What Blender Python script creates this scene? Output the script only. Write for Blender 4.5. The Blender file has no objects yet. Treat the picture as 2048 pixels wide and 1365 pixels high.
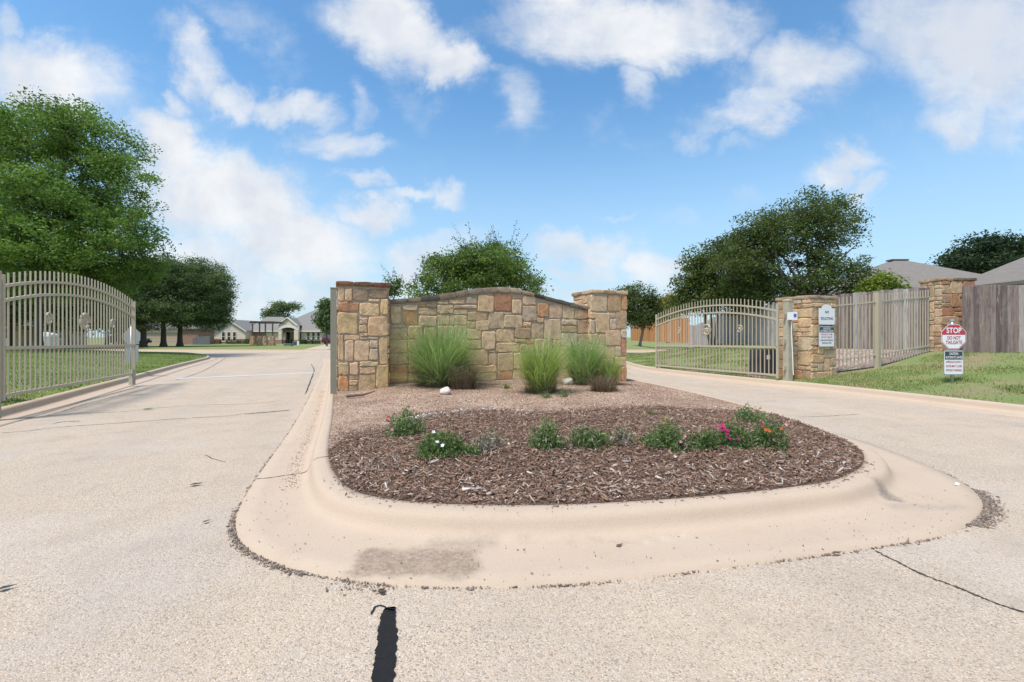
import bpy, bmesh, math, random
import numpy as np
from mathutils import Vector, Matrix, noise as mnoise
from mathutils.geometry import delaunay_2d_cdt
R = math.radians
rng = np.random.default_rng(7)
random.seed(7)
SC = bpy.context.scene
COL = SC.collection

# ------------------------------------------------------------------ camera, sky, sun, exposure
H, F, CX, HY = 1.3, 910.0, 1024.0, 675.0          # eye height, focal length and horizon in photo pixels
cam_d = bpy.data.cameras.new('camera'); cam = bpy.data.objects.new('camera', cam_d); COL.objects.link(cam)
cam.location = (0, 0, H); cam.rotation_euler = (R(90), 0, 0)
cam_d.sensor_width = 36; cam_d.lens = F / 2048 * 36
cam_d.shift_y = (HY - 682.5) / 2048.0
cam_d.clip_start = 0.05; cam_d.clip_end = 6000
SC.camera = cam

SUN_EL, SUN_AZ = 63.0, 222.0       # azimuth clockwise from +Y (the view direction)
W = bpy.data.worlds.new('World'); SC.world = W; W.use_nodes = True
wn, wl = W.node_tree.nodes, W.node_tree.links
wn.clear()

class NT:
    """tiny helper for building node trees"""
    def __init__(s, tree): s.t = tree; s.n = tree.nodes; s.l = tree.links
    def put(s, sock, v):
        if isinstance(v, bpy.types.NodeSocket): s.l.new(v, sock)
        elif v is not None: sock.default_value = v
    def math(s, op, a, b=None, c=None, clamp=False):
        n = s.n.new('ShaderNodeMath'); n.operation = op; n.use_clamp = clamp
        s.put(n.inputs[0], a)
        if b is not None: s.put(n.inputs[1], b)
        if c is not None: s.put(n.inputs[2], c)
        return n.outputs[0]
    def vmath(s, op, a, b=None, scale=None):
        n = s.n.new('ShaderNodeVectorMath'); n.operation = op
        s.put(n.inputs[0], a)
        if b is not None: s.put(n.inputs[1], b)
        if scale is not None: s.put(n.inputs['Scale'], scale)
        return n.outputs['Value'] if op in ('LENGTH', 'DOT_PRODUCT', 'DISTANCE') else n.outputs['Vector']
    def mapping(s, vec, loc=(0,0,0), rot=(0,0,0), scale=(1,1,1), kind='POINT'):
        n = s.n.new('ShaderNodeMapping'); n.vector_type = kind
        s.put(n.inputs['Vector'], vec); n.inputs['Location'].default_value = loc
        n.inputs['Rotation'].default_value = rot; n.inputs['Scale'].default_value = scale
        return n.outputs[0]
    def noise(s, vec, scale, detail=4, rough=0.5, dist=0.0, out=0):
        n = s.n.new('ShaderNodeTexNoise'); s.put(n.inputs['Vector'], vec)
        n.inputs['Scale'].default_value = scale; n.inputs['Detail'].default_value = detail
        n.inputs['Roughness'].default_value = rough; n.inputs['Distortion'].default_value = dist
        return n.outputs[out]
    def vor(s, vec, scale, feature='F1', out='Distance', rand=1.0):
        n = s.n.new('ShaderNodeTexVoronoi'); n.feature = feature; s.put(n.inputs['Vector'], vec)
        n.inputs['Scale'].default_value = scale; n.inputs['Randomness'].default_value = rand
        return n.outputs[out]
    def maprange(s, v, a, b, c=0.0, d=1.0, smooth=False):
        n = s.n.new('ShaderNodeMapRange'); n.interpolation_type = 'SMOOTHSTEP' if smooth else 'LINEAR'
        s.put(n.inputs[0], v); n.inputs[1].default_value = a; n.inputs[2].default_value = b
        n.inputs[3].default_value = c; n.inputs[4].default_value = d
        return n.outputs[0]
    def mix(s, fac, a, b, blend='MIX'):
        n = s.n.new('ShaderNodeMix'); n.data_type = 'RGBA'; n.blend_type = blend
        s.put(n.inputs[0], fac)
        for sock, v in ((n.inputs[6], a), (n.inputs[7], b)):
            s.put(sock, v if not isinstance(v, tuple) else (tuple(v) + (1,))[:4])
        return n.outputs[2]
    def ramp(s, fac, stops, interp='LINEAR'):
        n = s.n.new('ShaderNodeValToRGB'); cr = n.color_ramp; cr.interpolation = interp
        while len(cr.elements) > 1: cr.elements.remove(cr.elements[-1])
        for i, (p, c) in enumerate(stops):
            e = cr.elements[0] if i == 0 else cr.elements.new(p)
            e.position = p; e.color = (tuple(c) + (1,))[:4]
        s.put(n.inputs[0], fac)
        return n.outputs[0]
    def sep(s, vec):
        n = s.n.new('ShaderNodeSeparateXYZ'); s.put(n.inputs[0], vec); return n.outputs
    def comb(s, x, y, z=0.0):
        n = s.n.new('ShaderNodeCombineXYZ')
        for i, v in enumerate((x, y, z)): s.put(n.inputs[i], v)
        return n.outputs[0]
    def pos(s):
        return s.n.new('ShaderNodeNewGeometry').outputs['Position']
    def obj(s):
        return s.n.new('ShaderNodeTexCoord').outputs['Object']

w = NT(W.node_tree)
SKY_STRENGTH, CLOUD = 0.10, 1.0
out = wn.new('ShaderNodeOutputWorld'); bg = wn.new('ShaderNodeBackground')
sky = wn.new('ShaderNodeTexSky'); sky.sky_type = 'NISHITA'; sky.sun_disc = False
sky.sun_elevation = R(SUN_EL); sky.sun_rotation = R(SUN_AZ)
sky.air_density = 1.0; sky.dust_density = 0.6; sky.ozone_density = 1.6
d = wn.new('ShaderNodeTexCoord').outputs['Generated']
sx, sy, sz = w.sep(d)
ys = w.math('MAXIMUM', sy, 0.05)
u = w.math('DIVIDE', sx, ys); v = w.math('DIVIDE', sz, ys)
uv = w.comb(u, v, 0.0)
wob = w.vmath('SCALE', w.vmath('SUBTRACT', w.noise(uv, 4.5, 7, 0.6, 0.3, 1), (0.5, 0.5, 0.5)), scale=0.26)
uvw = w.vmath('ADD', uv, wob)
# clouds of this sky: azimuth/elevation tangents of each cloud bank (u right, v up), half sizes, tilt, weight
BL = [(80,140,190,85,18,1.0),(20,25,45,45,0,.7),(150,190,90,50,25,.8),(390,120,85,50,40,.8),(470,180,80,40,25,.8),(590,215,110,38,14,.85),
      (680,280,100,36,8,.85),(725,215,30,55,0,.5),(345,195,30,28,0,.6),(340,285,105,62,35,1.15),(300,330,90,90,0,.8),(455,400,210,100,24,1.2),(610,490,150,80,18,1.1),
      (420,520,220,80,10,.75),(620,560,160,50,0,.55),(800,50,140,80,30,1.15),(900,115,85,55,40,1.1),(840,200,60,50,30,.35),(1035,195,45,70,-10,.6),(1000,160,40,30,0,.5),
      (1250,45,250,80,3,1.15),(1400,70,110,50,10,.8),(1285,150,55,50,40,.7),(1600,150,150,85,-15,.85),(1520,215,150,45,-5,.75),(1380,265,45,30,0,.5),(1690,120,70,60,0,.6),
      (1470,290,50,25,-20,.4),(1940,80,230,150,10,1.0),(1780,60,110,70,0,.6),(1900,215,110,60,-25,.75),(2030,180,110,80,0,.7),(1680,345,100,38,-8,.85),(1740,390,38,50,20,.7),
      (800,405,90,22,-12,.75),(720,375,55,20,25,.7),(885,392,48,30,10,.7),(740,440,80,28,18,.85),(860,530,110,45,-20,.7),(1165,510,120,38,6,.85),(1320,545,75,42,0,.85),
      (1215,443,36,12,0,.5),(560,110,60,70,-30,.25),(1030,60,60,60,0,.2),(1210,575,230,40,0,.6),(520,600,260,45,0,.7),(880,600,160,40,0,.6),(1480,420,160,30,-8,.3),(1260,270,120,50,20,.28),(480,40,130,50,15,.4)]
acc = None
for (px, py, rx, ry, rot, wt) in BL:
    m = w.mapping(uvw, ((px-CX)/F, (HY-py)/F, 0), (0, 0, R(-rot)), (rx*1.22/F, ry*1.22/F, 1), 'TEXTURE')
    f = w.maprange(w.vmath('LENGTH', m), 0.15, 1.3, wt, 0.0, True)
    acc = f if acc is None else w.math('MAXIMUM', acc, f)
n_f = w.noise(uv, 9.0, 9, 0.62, 0.4)
n_b = w.noise(uv, 3.2, 6, 0.55, 0.2)
front = w.math('ADD', acc, w.math('MULTIPLY', w.math('SUBTRACT', n_f, 0.5), 0.75))
n_w = w.noise(w.mapping(uv, rot=(0, 0, R(25)), scale=(1.0, 2.6, 1)), 5.5, 9, 0.66, 0.9)
front = w.math('ADD', front, w.math('MULTIPLY', w.math('SUBTRACT', n_b, 0.5), 0.55))
front = w.math('ADD', front, w.math('MULTIPLY', w.math('SUBTRACT', n_w, 0.5), 0.55))
dens_f = w.maprange(front, 0.06, 1.12, 0, 1, True)
zz = w.math('ADD', w.math('MAXIMUM', sz, 0.0), 0.18)
pl = w.comb(w.math('DIVIDE', sx, zz), w.math('DIVIDE', sy, zz), 0.0)
dens_g = w.maprange(w.noise(pl, 1.3, 8, 0.58, 0.4), 0.46, 0.68, 0, .95, True)
dens = w.mix(w.maprange(sy, 0.1, 0.45, 0, 1, True), dens_g, dens_f)
grey = w.maprange(w.vmath('LENGTH', w.mapping(uvw, ((1930-CX)/F, (HY-60)/F, 0), (0,0,R(-12)), (260/F, 130/F, 1), 'TEXTURE')), 0.3, 1.15, 0.9, 0.0, True)
shade = w.maprange(w.noise(w.vmath('ADD', uv, (0.03, 0.06, 0)), 7.0, 6, 0.55, 0.2), 0.3, 0.7, 0, 1, True)
shade = w.math('SUBTRACT', shade, grey)
ccol = w.mix(w.math('MAXIMUM', shade, 0.0), (4.7, 5.05, 5.65), (6.2, 6.3, 6.4))
skyc = w.mix(1.0, sky.outputs[0], (.90, 1.32, 1.46), 'MULTIPLY')
hz = w.maprange(sz, 0.0, 0.50, 0.85, 0.0, True)
skyc = w.mix(hz, skyc, (3.7, 4.9, 5.8))
full = w.mix(dens, skyc, ccol)
w.put(bg.inputs[0], full); bg.inputs[1].default_value = SKY_STRENGTH
wl.new(bg.outputs[0], out.inputs[0])

sun_d = bpy.data.lights.new('sun', 'SUN'); sun = bpy.data.objects.new('sun', sun_d); COL.objects.link(sun)
sun_d.energy = 2.9; sun_d.angle = R(11.0); sun_d.color = (1.0, 0.94, 0.87)
sdir = Vector((math.sin(R(SUN_AZ))*math.cos(R(SUN_EL)), math.cos(R(SUN_AZ))*math.cos(R(SUN_EL)), math.sin(R(SUN_EL))))
sun.rotation_euler = sdir.to_track_quat('Z', 'Y').to_euler()
vs = SC.view_settings; vs.view_transform = 'Standard'; vs.look = 'None'; vs.gamma = 1; vs.exposure = 0.60
vs.use_curve_mapping = False
SC.render.engine = 'CYCLES'
SC.cycles.max_bounces = 6; SC.cycles.diffuse_bounces = 3; SC.cycles.transmission_bounces = 3; SC.cycles.transparent_max_bounces = 4

# ------------------------------------------------------------------ helpers
def ray(px, py): return np.array([(px-CX)/F, 1.0, (HY-py)/F])
def G(px, py, z=0.0):                       # point of the ground at height z seen at a photo pixel
    Y = (H-z)*F/(py-HY); return np.array([(px-CX)/F*Y, Y])
def XZ(px, py, Y): return (px-CX)/F*Y, H+(HY-py)/F*Y

def mesh(name, V, Fc, cols=None, smooth=False):
    me = bpy.data.meshes.new(name)
    V = np.asarray(V, dtype=np.float32)
    if isinstance(Fc, np.ndarray) and Fc.ndim == 2:
        n, k = Fc.shape
        me.vertices.add(len(V)); me.vertices.foreach_set('co', V.ravel())
        me.loops.add(n*k); me.loops.foreach_set('vertex_index', Fc.astype(np.int32).ravel())
        me.polygons.add(n); me.polygons.foreach_set('loop_start', np.arange(0, n*k, k, dtype=np.int32))
        try: me.polygons.foreach_set('loop_total', np.full(n, k, dtype=np.int32))
        except Exception: pass
        me.update(calc_edges=True)
    else:
        me.from_pydata([tuple(map(float, p)) for p in V], [], [tuple(int(i) for i in f) for f in Fc]); me.update()
    if cols is not None:
        a = me.color_attributes.new('Col', 'FLOAT_COLOR', 'POINT')
        c = np.ones((len(V), 4), np.float32); c[:, :3] = cols
        a.data.foreach_set('color', c.ravel())
    if smooth: me.polygons.foreach_set('use_smooth', np.ones(len(me.polygons), bool))
    return me

def link(name, me, mat=None, parent=None, loc=(0,0,0), rz=0.0, kind=None, label=None, cat=None, group=None, color=None, rot=None, scale=None):
    o = bpy.data.objects.new(name, me); COL.objects.link(o)
    o.location = tuple(map(float, loc)); o.rotation_euler = rot if rot is not None else (0, 0, rz)
    if scale is not None: o.scale = scale
    if parent is not None: o.parent = parent
    if mat is not None and me is not None and len(me.materials) == 0: me.materials.append(mat)
    if kind: o['kind'] = kind
    if label: o['label'] = label
    if cat: o['category'] = cat
    if group: o['group'] = group
    if color is not None: o.color = tuple(color)[:3] + (1,)
    return o
def thing(name, label, cat, loc=(0,0,0), rz=0.0, group=None):
    return link(name, None, None, None, loc, rz, None, label, cat, group)

class MB:
    """collects polygons into one mesh"""
    def __init__(s): s.V = []; s.F = []; s.C = []
    def add(s, V, Fc, col=None):
        o = len(s.V); s.V += [tuple(p) for p in V]; s.F += [tuple(i+o for i in f) for f in Fc]
        s.C += [tuple(col) if col is not None else (1,1,1)]*len(V)
        return s
    def box(s, x0, x1, y0, y1, z0, z1, col=None):
        V = [(x0,y0,z0),(x1,y0,z0),(x1,y1,z0),(x0,y1,z0),(x0,y0,z1),(x1,y0,z1),(x1,y1,z1),(x0,y1,z1)]
        return s.add(V, [(3,2,1,0),(4,5,6,7),(0,1,5,4),(1,2,6,5),(2,3,7,6),(3,0,4,7)], col)
    def frustum(s, w0, d0, w1, d1, z0, z1, cx=0, cy=0, col=None):
        V = [(cx+a*w0/2, cy+b*d0/2, z0) for a,b in ((-1,-1),(1,-1),(1,1),(-1,1))] + [(cx+a*w1/2, cy+b*d1/2, z1) for a,b in ((-1,-1),(1,-1),(1,1),(-1,1))]
        return s.add(V, [(3,2,1,0),(4,5,6,7),(0,1,5,4),(1,2,6,5),(2,3,7,6),(3,0,4,7)], col)
    def tube(s, P, Rr, k=6, col=None, caps=True):
        V, Fc = tube(P, Rr, k); Fc = [tuple(f) for f in Fc]
        if caps: Fc += [tuple(range(k-1, -1, -1)), tuple(range(len(V)-k, len(V)))]
        return s.add(V, Fc, col)
    def prism(s, poly, y0, y1, col=None):    # polygon in xz (counter-clockwise seen from -y), extruded along y
        n = len(poly); V = [(x,y0,z) for x,z in poly]+[(x,y1,z) for x,z in poly]
        return s.add(V, [tuple(range(n)), tuple(range(2*n-1, n-1, -1))] + [(i, i+n, (i+1)%n+n, (i+1)%n) for i in range(n)], col)
    def cyl(s, cx, cy, cz, r, h, k=16, axis='z', col=None):
        a = np.linspace(0, 2*math.pi, k, endpoint=False); V = []
        for hh in (0, h):
            for t in a:
                c, q = r*math.cos(t), r*math.sin(t)
                V.append((cx+c, cy+q, cz+hh) if axis=='z' else (cx+c, cy+hh, cz+q) if axis=='y' else (cx+hh, cy+c, cz+q))
        fs = [(i, (i+1)%k, (i+1)%k+k, i+k) for i in range(k)] + [tuple(range(k-1,-1,-1)), tuple(range(k, 2*k))]
        if axis == 'y': fs = [tuple(reversed(f)) for f in fs]
        return s.add(V, fs, col)
    def build(s, name, mat, parent=None, smooth=False, use_col=False, **kw):
        return link(name, mesh(name, s.V, s.F, np.array(s.C) if use_col else None, smooth), mat, parent, **kw)

def tube(P, Rr, k=6):
    P = np.asarray(P, float); Rr = np.asarray(Rr, float) * np.ones(len(P)); n = len(P)
    T = np.gradient(P, axis=0); T /= np.linalg.norm(T, axis=1)[:, None] + 1e-9
    up = np.where(np.abs(T[:, 2:3]) > 0.9, np.array([[1., 0, 0]]), np.array([[0, 0, 1.]]))
    A = np.cross(T, up); A /= np.linalg.norm(A, axis=1)[:, None] + 1e-9
    B = np.cross(T, A)
    t = np.linspace(0, 2*math.pi, k, endpoint=False)
    V = P[:, None, :] + Rr[:, None, None]*(np.cos(t)[None, :, None]*A[:, None, :] + np.sin(t)[None, :, None]*B[:, None, :])
    i = np.arange(n-1)[:, None]*k; j = np.arange(k)[None, :]; j2 = (j+1) % k
    Fq = np.stack([i+j, i+k+j, i+k+j2, i+j2], -1).reshape(-1, 4)
    return V.reshape(-1, 3), Fq

def catmull(P, n=8, closed=False):
    P = np.asarray(P, float); m = len(P); o = []
    for i in range(m if closed else m-1):
        if closed: a, b, c, e = P[(i-1) % m], P[i], P[(i+1) % m], P[(i+2) % m]
        else: a, b, c, e = P[max(i-1, 0)], P[i], P[i+1], P[min(i+2, m-1)]
        for t in np.arange(n)/n:
            o.append(0.5*((2*b)+(-a+c)*t+(2*a-5*b+4*c-e)*t*t+(-a+3*b-3*c+e)*t**3))
    if not closed: o.append(P[-1])
    return np.array(o)
def dist_poly(Q, P, closed=False):
    Q = np.asarray(Q, float); P = np.asarray(P, float)
    A = P if closed else P[:-1]; B = np.roll(P, -1, 0) if closed else P[1:]
    best = np.full(len(Q), 1e9)
    for a, b in zip(A, B):
        ab = b-a; t = np.clip(((Q-a)@ab)/(ab@ab+1e-12), 0, 1)
        best = np.minimum(best, np.linalg.norm(Q-a-t[:, None]*ab, axis=1))
    return best
def inside(Q, P):
    Q = np.asarray(Q, float); x, y = Q[:, 0], Q[:, 1]; r = np.zeros(len(Q), bool)
    for (x0, y0), (x1, y1) in zip(P, np.roll(P, -1, 0)):
        c = (y0 > y) != (y1 > y)
        r ^= c & (x < (x1-x0)*(y-y0)/(y1-y0+1e-12)+x0)
    return r
def patch(name, poly, hf, step, mat, jitter=0.3, parent=None, kind='structure', fine=None):
    """ground sheet: polygon filled with a jittered grid and lifted by hf"""
    poly = np.asarray(poly, float); lo, hi = poly.min(0), poly.max(0)
    gx, gy = np.meshgrid(np.arange(lo[0], hi[0], step), np.arange(lo[1], hi[1], step))
    Q = np.stack([gx.ravel(), gy.ravel()], 1) + rng.uniform(-jitter, jitter, (gx.size, 2))*step
    if fine: 
        (x0, x1, y0, y1, st) = fine
        fx, fy = np.meshgrid(np.arange(x0, x1, st), np.arange(y0, y1, st))
        keep = ~((Q[:,0]>x0-st)&(Q[:,0]<x1+st)&(Q[:,1]>y0-st)&(Q[:,1]<y1+st))
        Q = np.concatenate([Q[keep], np.stack([fx.ravel(), fy.ravel()], 1)+rng.uniform(-.3,.3,(fx.size,2))*st])
    Q = Q[inside(Q, poly) & (dist_poly(Q, poly, True) > 0.3*(fine[4] if fine else step))]
    n = len(poly); pts = [Vector(p) for p in poly] + [Vector(p) for p in Q]
    vo, _, fo, *_ = delaunay_2d_cdt(pts, [(i, (i+1) % n) for i in range(n)], [], 1, 1e-5)
    P = np.array([(p.x, p.y) for p in vo]); z = hf(P)
    Fc = np.array([f for f in fo if len(f) == 3])
    a, b, c = P[Fc[:,0]], P[Fc[:,1]], P[Fc[:,2]]
    flip = ((b-a)[:,0]*(c-a)[:,1]-(b-a)[:,1]*(c-a)[:,0]) < 0
    Fc[flip] = Fc[flip][:, ::-1]
    return link(name, mesh(name, np.column_stack([P, z]), Fc, None, True), mat, parent, kind=kind)
def sample_in(poly, n):
    poly = np.asarray(poly); lo, hi = poly.min(0), poly.max(0); o = np.zeros((0, 2))
    while len(o) < n:
        q = rng.uniform(lo, hi, (n*2, 2)); o = np.concatenate([o, q[inside(q, poly)]])
    return o[:n]
def in_view(Q, m=0.06):
    Q = np.asarray(Q); return (Q[:,1] > 0.5) & (np.abs(Q[:,0]) < (1.125+m)*Q[:,1]+.3)

# ------------------------------------------------------------------ materials
MATS = {}
def material(name, rough=0.8, spec=0.3):
    m = bpy.data.materials.new(name); m.use_nodes = True; t = NT(m.node_tree)
    b = m.node_tree.nodes['Principled BSDF']; b.inputs['Roughness'].default_value = rough
    b.inputs['Specular IOR Level'].default_value = spec
    return m, t, b
def bump(t, b, h, strength, dist=0.01):
    n = t.n.new('ShaderNodeBump'); n.inputs['Strength'].default_value = strength; n.inputs['Distance'].default_value = dist
    t.put(n.inputs['Height'], h); t.l.new(n.outputs[0], b.inputs['Normal'])
def plain(name, col, rough=0.6, var=0.12, scale=8.0, spec=0.4, metal=0.0, bmp=0.0):
    m, t, b = material(name, rough, spec); p = t.obj()
    n = t.noise(p, scale, 5, 0.6)
    lo = tuple(c*(1-var) for c in col); hi = tuple(min(1, c*(1+var)) for c in col)
    t.put(b.inputs['Base Color'], t.mix(n, lo, hi)); b.inputs['Metallic'].default_value = metal
    if bmp: bump(t, b, t.noise(p, scale*6, 4), bmp, 0.005)
    return m
def attr_mat(name, rough=0.7, transl=0.0, var=0.0, spec=0.25):
    m, t, b = material(name, rough, spec)
    a = t.n.new('ShaderNodeAttribute'); a.attribute_name = 'Col'
    c = a.outputs['Color']
    t.put(b.inputs['Base Color'], c)
    if transl:
        tr = t.n.new('ShaderNodeBsdfTranslucent'); mx = t.n.new('ShaderNodeMixShader')
        t.put(tr.inputs[0], t.mix(1.0, c, (1.15, 1.25, 0.7), 'MULTIPLY')); mx.inputs[0].default_value = transl
        t.l.new(b.outputs[0], mx.inputs[1]); t.l.new(tr.outputs[0], mx.inputs[2])
        t.l.new(mx.outputs[0], t.n['Material Output'].inputs[0])
    return m
def objcol_mat(name, rough=0.85, lo=0.72, hi=1.25, scale=6.0, bmp=0.5, stretch=(1,1,1), grain=40.0):
    m, t, b = material(name, rough, 0.2)
    oi = t.n.new('ShaderNodeObjectInfo'); p = t.mapping(t.pos(), scale=stretch)
    n = t.noise(p, scale, 7, 0.62, 0.6); n2 = t.noise(p, grain, 4, 0.6)
    f = t.math('ADD', t.math('MULTIPLY', n, 0.65), t.math('MULTIPLY', n2, 0.35))
    k = t.ramp(f, [(0.3, (lo,)*3), (0.5, (1,1,1)), (0.72, (hi, hi*.98, hi*.93))])
    t.put(b.inputs['Base Color'], t.mix(1.0, oi.outputs['Color'], k, 'MULTIPLY'))
    bump(t, b, f, bmp, 0.02)
    return m
RVX, RVY = math.cos(R(21)), math.sin(R(21))
# road: chip-sealed beige aggregate, worn smoother wheel tracks further off
m, t, b = material('road_chipseal', 0.85, 0.15); p = t.pos()
pd = t.vmath('ADD', p, t.vmath('SCALE', t.noise(p, 60, 2, .5, 0, 1), scale=0.006))
vc = t.sep(t.vor(pd, 145, 'F1', 'Color'))[0]
vd = t.vor(pd, 145, 'F1', 'Distance')
ed = t.vor(pd, 145, 'DISTANCE_TO_EDGE', 'Distance')
stone_c = t.ramp(vc, [(0.0, (.27,.21,.165)), (.18, (.52,.43,.345)), (.42, (.63,.55,.455)), (.62, (.60,.46,.335)), (.78, (.74,.67,.58)), (.92, (.42,.37,.32)), (1, (.58,.50,.42))])
gap = t.maprange(ed, 0.0, 0.12, 1, 0, True)
c = t.mix(t.math('MULTIPLY', gap, 0.5), stone_c, (.20,.17,.145))
big = t.noise(p, 0.55, 4, .6); med = t.noise(p, 2.3, 5, .6)
c = t.mix(t.maprange(big, .36, .66, 0, .30), c, (.66,.53,.40))
c = t.mix(t.maprange(t.noise(t.vmath('ADD', p, (9, 4, 0)), 0.8, 3, .5), .5, .68, 0, .25, True), c, (.55,.51,.49))
c = t.mix(t.maprange(med, .50, .70, 0, .34), c, (.36,.31,.265))
# worn wheel tracks run along the lanes; oil drips between them
al = t.vmath('DOT_PRODUCT', p, (RVX, RVY, 0)); lane = t.math('ADD', al, t.math('MULTIPLY', t.math('SUBTRACT', t.noise(p, .35, 3), .5), 1.6))
trk = t.math('PINGPONG', lane, 0.85)
c = t.mix(t.math('MULTIPLY', t.maprange(trk, .35, .75, 0, .22, True), t.noise(p, 1.1, 5, .65)), c, (.33,.29,.26))
c = t.mix(t.maprange(t.noise(t.vmath('ADD', p, (3, 17, 0)), 7, 3, .6), .70, .80, 0, .35, True), c, (.22,.19,.165))
c = t.mix(1.0, c, (.945, .895, .84), 'MULTIPLY')
t.put(b.inputs['Base Color'], c)
bump(t, b, t.math('SUBTRACT', 1.0, vd), 0.55, 0.006)
MATS['road'] = m

def concrete(name, base, stains=True):
    m, t, b = material(name, 0.85, 0.15); p = t.pos()
    n = t.noise(p, 1.4, 5, .6); f = t.noise(p, 150, 4, .7); md = t.noise(p, 14, 5, .65)
    c = t.mix(n, tuple(q*.92 for q in base), tuple(min(1, q*1.07) for q in base))
    c = t.mix(t.maprange(f, .3, .75, 0, .28), tuple(q*.62 for q in base), c, 'MIX') if False else t.mix(t.maprange(f, .52, .70, 0, .62), c, tuple(q*.58 for q in base))
    c = t.mix(t.maprange(md, .55, .8, 0, .22), c, (.50,.37,.27))
    if stains:
        x, y, z = t.sep(t.vmath('ADD', p, t.vmath('SCALE', t.vmath('SUBTRACT', t.noise(p, 5, 6, .65, 0, 1), (.5,.5,.5)), scale=0.22)))
        def smask(cx, cy, hx, hy, soft):
            ax = t.maprange(t.math('ABSOLUTE', t.math('SUBTRACT', x, cx)), hx-soft, hx+soft, 1, 0, True)
            ay = t.maprange(t.math('ABSOLUTE', t.math('SUBTRACT', y, cy)), hy-soft, hy+soft, 1, 0, True)
            return t.math('MULTIPLY', ax, ay)
        rough_n = t.maprange(t.noise(p, 40, 5, .7), .35, .6, .35, 1)
        c = t.mix(t.math('MULTIPLY', t.math('MULTIPLY', smask(-.55, 2.60, .36, .15, .05), rough_n), .85), c, (.225,.165,.12))
        c = t.mix(t.math('MULTIPLY', t.math('MULTIPLY', smask(-.32, 2.82, .22, .06, .06), rough_n), .55), c, (.24,.20,.165))
        c = t.mix(t.math('MULTIPLY', t.math('MULTIPLY', smask(3.02, 3.66, .06, .10, .05), rough_n), .85), c, (.13,.12,.115))
        c = t.mix(t.math('MULTIPLY', t.math('MULTIPLY', smask(3.15, 3.45, .28, .05, .05), rough_n), .35), c, (.22,.20,.19))
    if stains:
        for cx_, cy_, hx_, hy_ in ((.86,2.86,.045,.03), (1.0,2.90,.035,.03), (1.12,2.95,.02,.035)):
            c = t.mix(t.math('MULTIPLY', t.math('MULTIPLY', smask(cx_, cy_, hx_, hy_, .03), rough_n), .30), c, (.68,.60,.50))
        c = t.mix(t.math('MULTIPLY', t.math('MULTIPLY', smask(.45, 2.86, .45, .02, .03), t.maprange(t.noise(p, 9, 5, .7), .4, .6)), .35), c, (.30,.235,.18))
    f3 = t.maprange(t.noise(t.vmath('ADD', p, (5, 2, 0)), 170, 3, .6), .58, .72, 0, .35)
    c = t.mix(f3, c, tuple(min(1, q*1.35) for q in base))
    c = t.mix(t.maprange(t.noise(p, 3.2, 6, .7), .52, .75, 0, .30), c, (.40,.30,.22))
    t.put(b.inputs['Base Color'], c)
    bump(t, b, t.math('ADD', f, t.math('MULTIPLY', md, .6)), 0.45, 0.004)
    return m
MATS['concrete'] = concrete('kerb_concrete', (.525,.405,.30))
MATS['footing'] = concrete('footing_concrete', (.50,.42,.33), False)

m, t, b = material('gravel_soil', 0.95, 0.1); p = t.pos()
vc = t.sep(t.vor(p, 70, 'F1', 'Color'))[0]
c = t.ramp(vc, [(0, (.25,.148,.098)), (.4, (.40,.262,.18)), (.75, (.52,.375,.275)), (1, (.64,.52,.41))])
c = t.mix(t.maprange(t.noise(p, 2.0, 5, .6), .40, .66, 0, .70), c, (.22,.135,.095))
t.put(b.inputs['Base Color'], c); bump(t, b, t.vor(p, 70), 0.8, 0.012); MATS['gravel'] = m
m, t, b = material('mulch_soil', 0.95, 0.1); p = t.pos()
c = t.ramp(t.noise(p, 45, 6, .7), [(.3, (.07,.043,.032)), (.55, (.155,.098,.072)), (.75, (.25,.17,.13))])
t.put(b.inputs['Base Color'], c); bump(t, b, t.noise(p, 60, 5), 1.0, 0.02); MATS['mulch'] = m

def lawn_mat(name, dry=0.35):
    m, t, b = material(name, 0.95, 0.1); p = t.pos()
    n = t.noise(p, 0.9, 6, .65); f = t.noise(p, 25, 5, .7)
    c = t.mix(f, (.13,.17,.055), (.29,.34,.13))
    c = t.mix(t.maprange(n, .46, .62, 0, dry), c, (.33,.235,.15))
    t.put(b.inputs['Base Color'], c); bump(t, b, f, 1.0, 0.03); return m
MATS['lawn'] = lawn_mat('lawn_turf', .75); MATS['lawn_far'] = lawn_mat('lawn_far_turf', .35)
MATS['rock_bed'] = None
m, t, b = material('river_rock', .85, .2); p = t.pos()
c = t.ramp(t.sep(t.vor(p, 14, 'F1', 'Color'))[0], [(0, (.22,.145,.115)), (.5, (.40,.29,.235)), (1, (.58,.47,.40))])
t.put(b.inputs['Base Color'], c); bump(t, b, t.vor(p, 14), 1.0, .05); MATS['rock_bed'] = m

MATS['stone'] = objcol_mat('rough_sandstone', .9, .50, 1.42, 8.0, 1.0)
sm_ = MATS['stone']; t = NT(sm_.node_tree); b = sm_.node_tree.nodes['Principled BSDF']
src = b.inputs['Base Color'].links[0].from_socket; ps = t.pos()
s1_ = t.mix(t.maprange(t.noise(t.mapping(ps, scale=(1, 1, .35)), 3.2, 6, .7), .55, .74, 0, .5), src, (.17,.125,.09))
t.put(b.inputs['Base Color'], t.mix(t.maprange(t.noise(t.vmath('ADD', ps, (4, 1, 2)), 13, 6, .75), .56, .72, 0, .45), s1_, (.62,.50,.37)))
MATS['cap'] = objcol_mat('weathered_cap_stone', .95, .35, 1.35, 4.0, .8, grain=25)
MATS['mortar'] = plain('mortar', (.44,.355,.26), .95, .25, 14, .1, 0, .4)
MATS['board'] = objcol_mat('fence_board', .9, .42, 1.5, 3.0, .5, (7, 7, .55), 26)
bm_ = MATS['board']; t = NT(bm_.node_tree); b = bm_.node_tree.nodes['Principled BSDF']
src = b.inputs['Base Color'].links[0].from_socket
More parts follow.
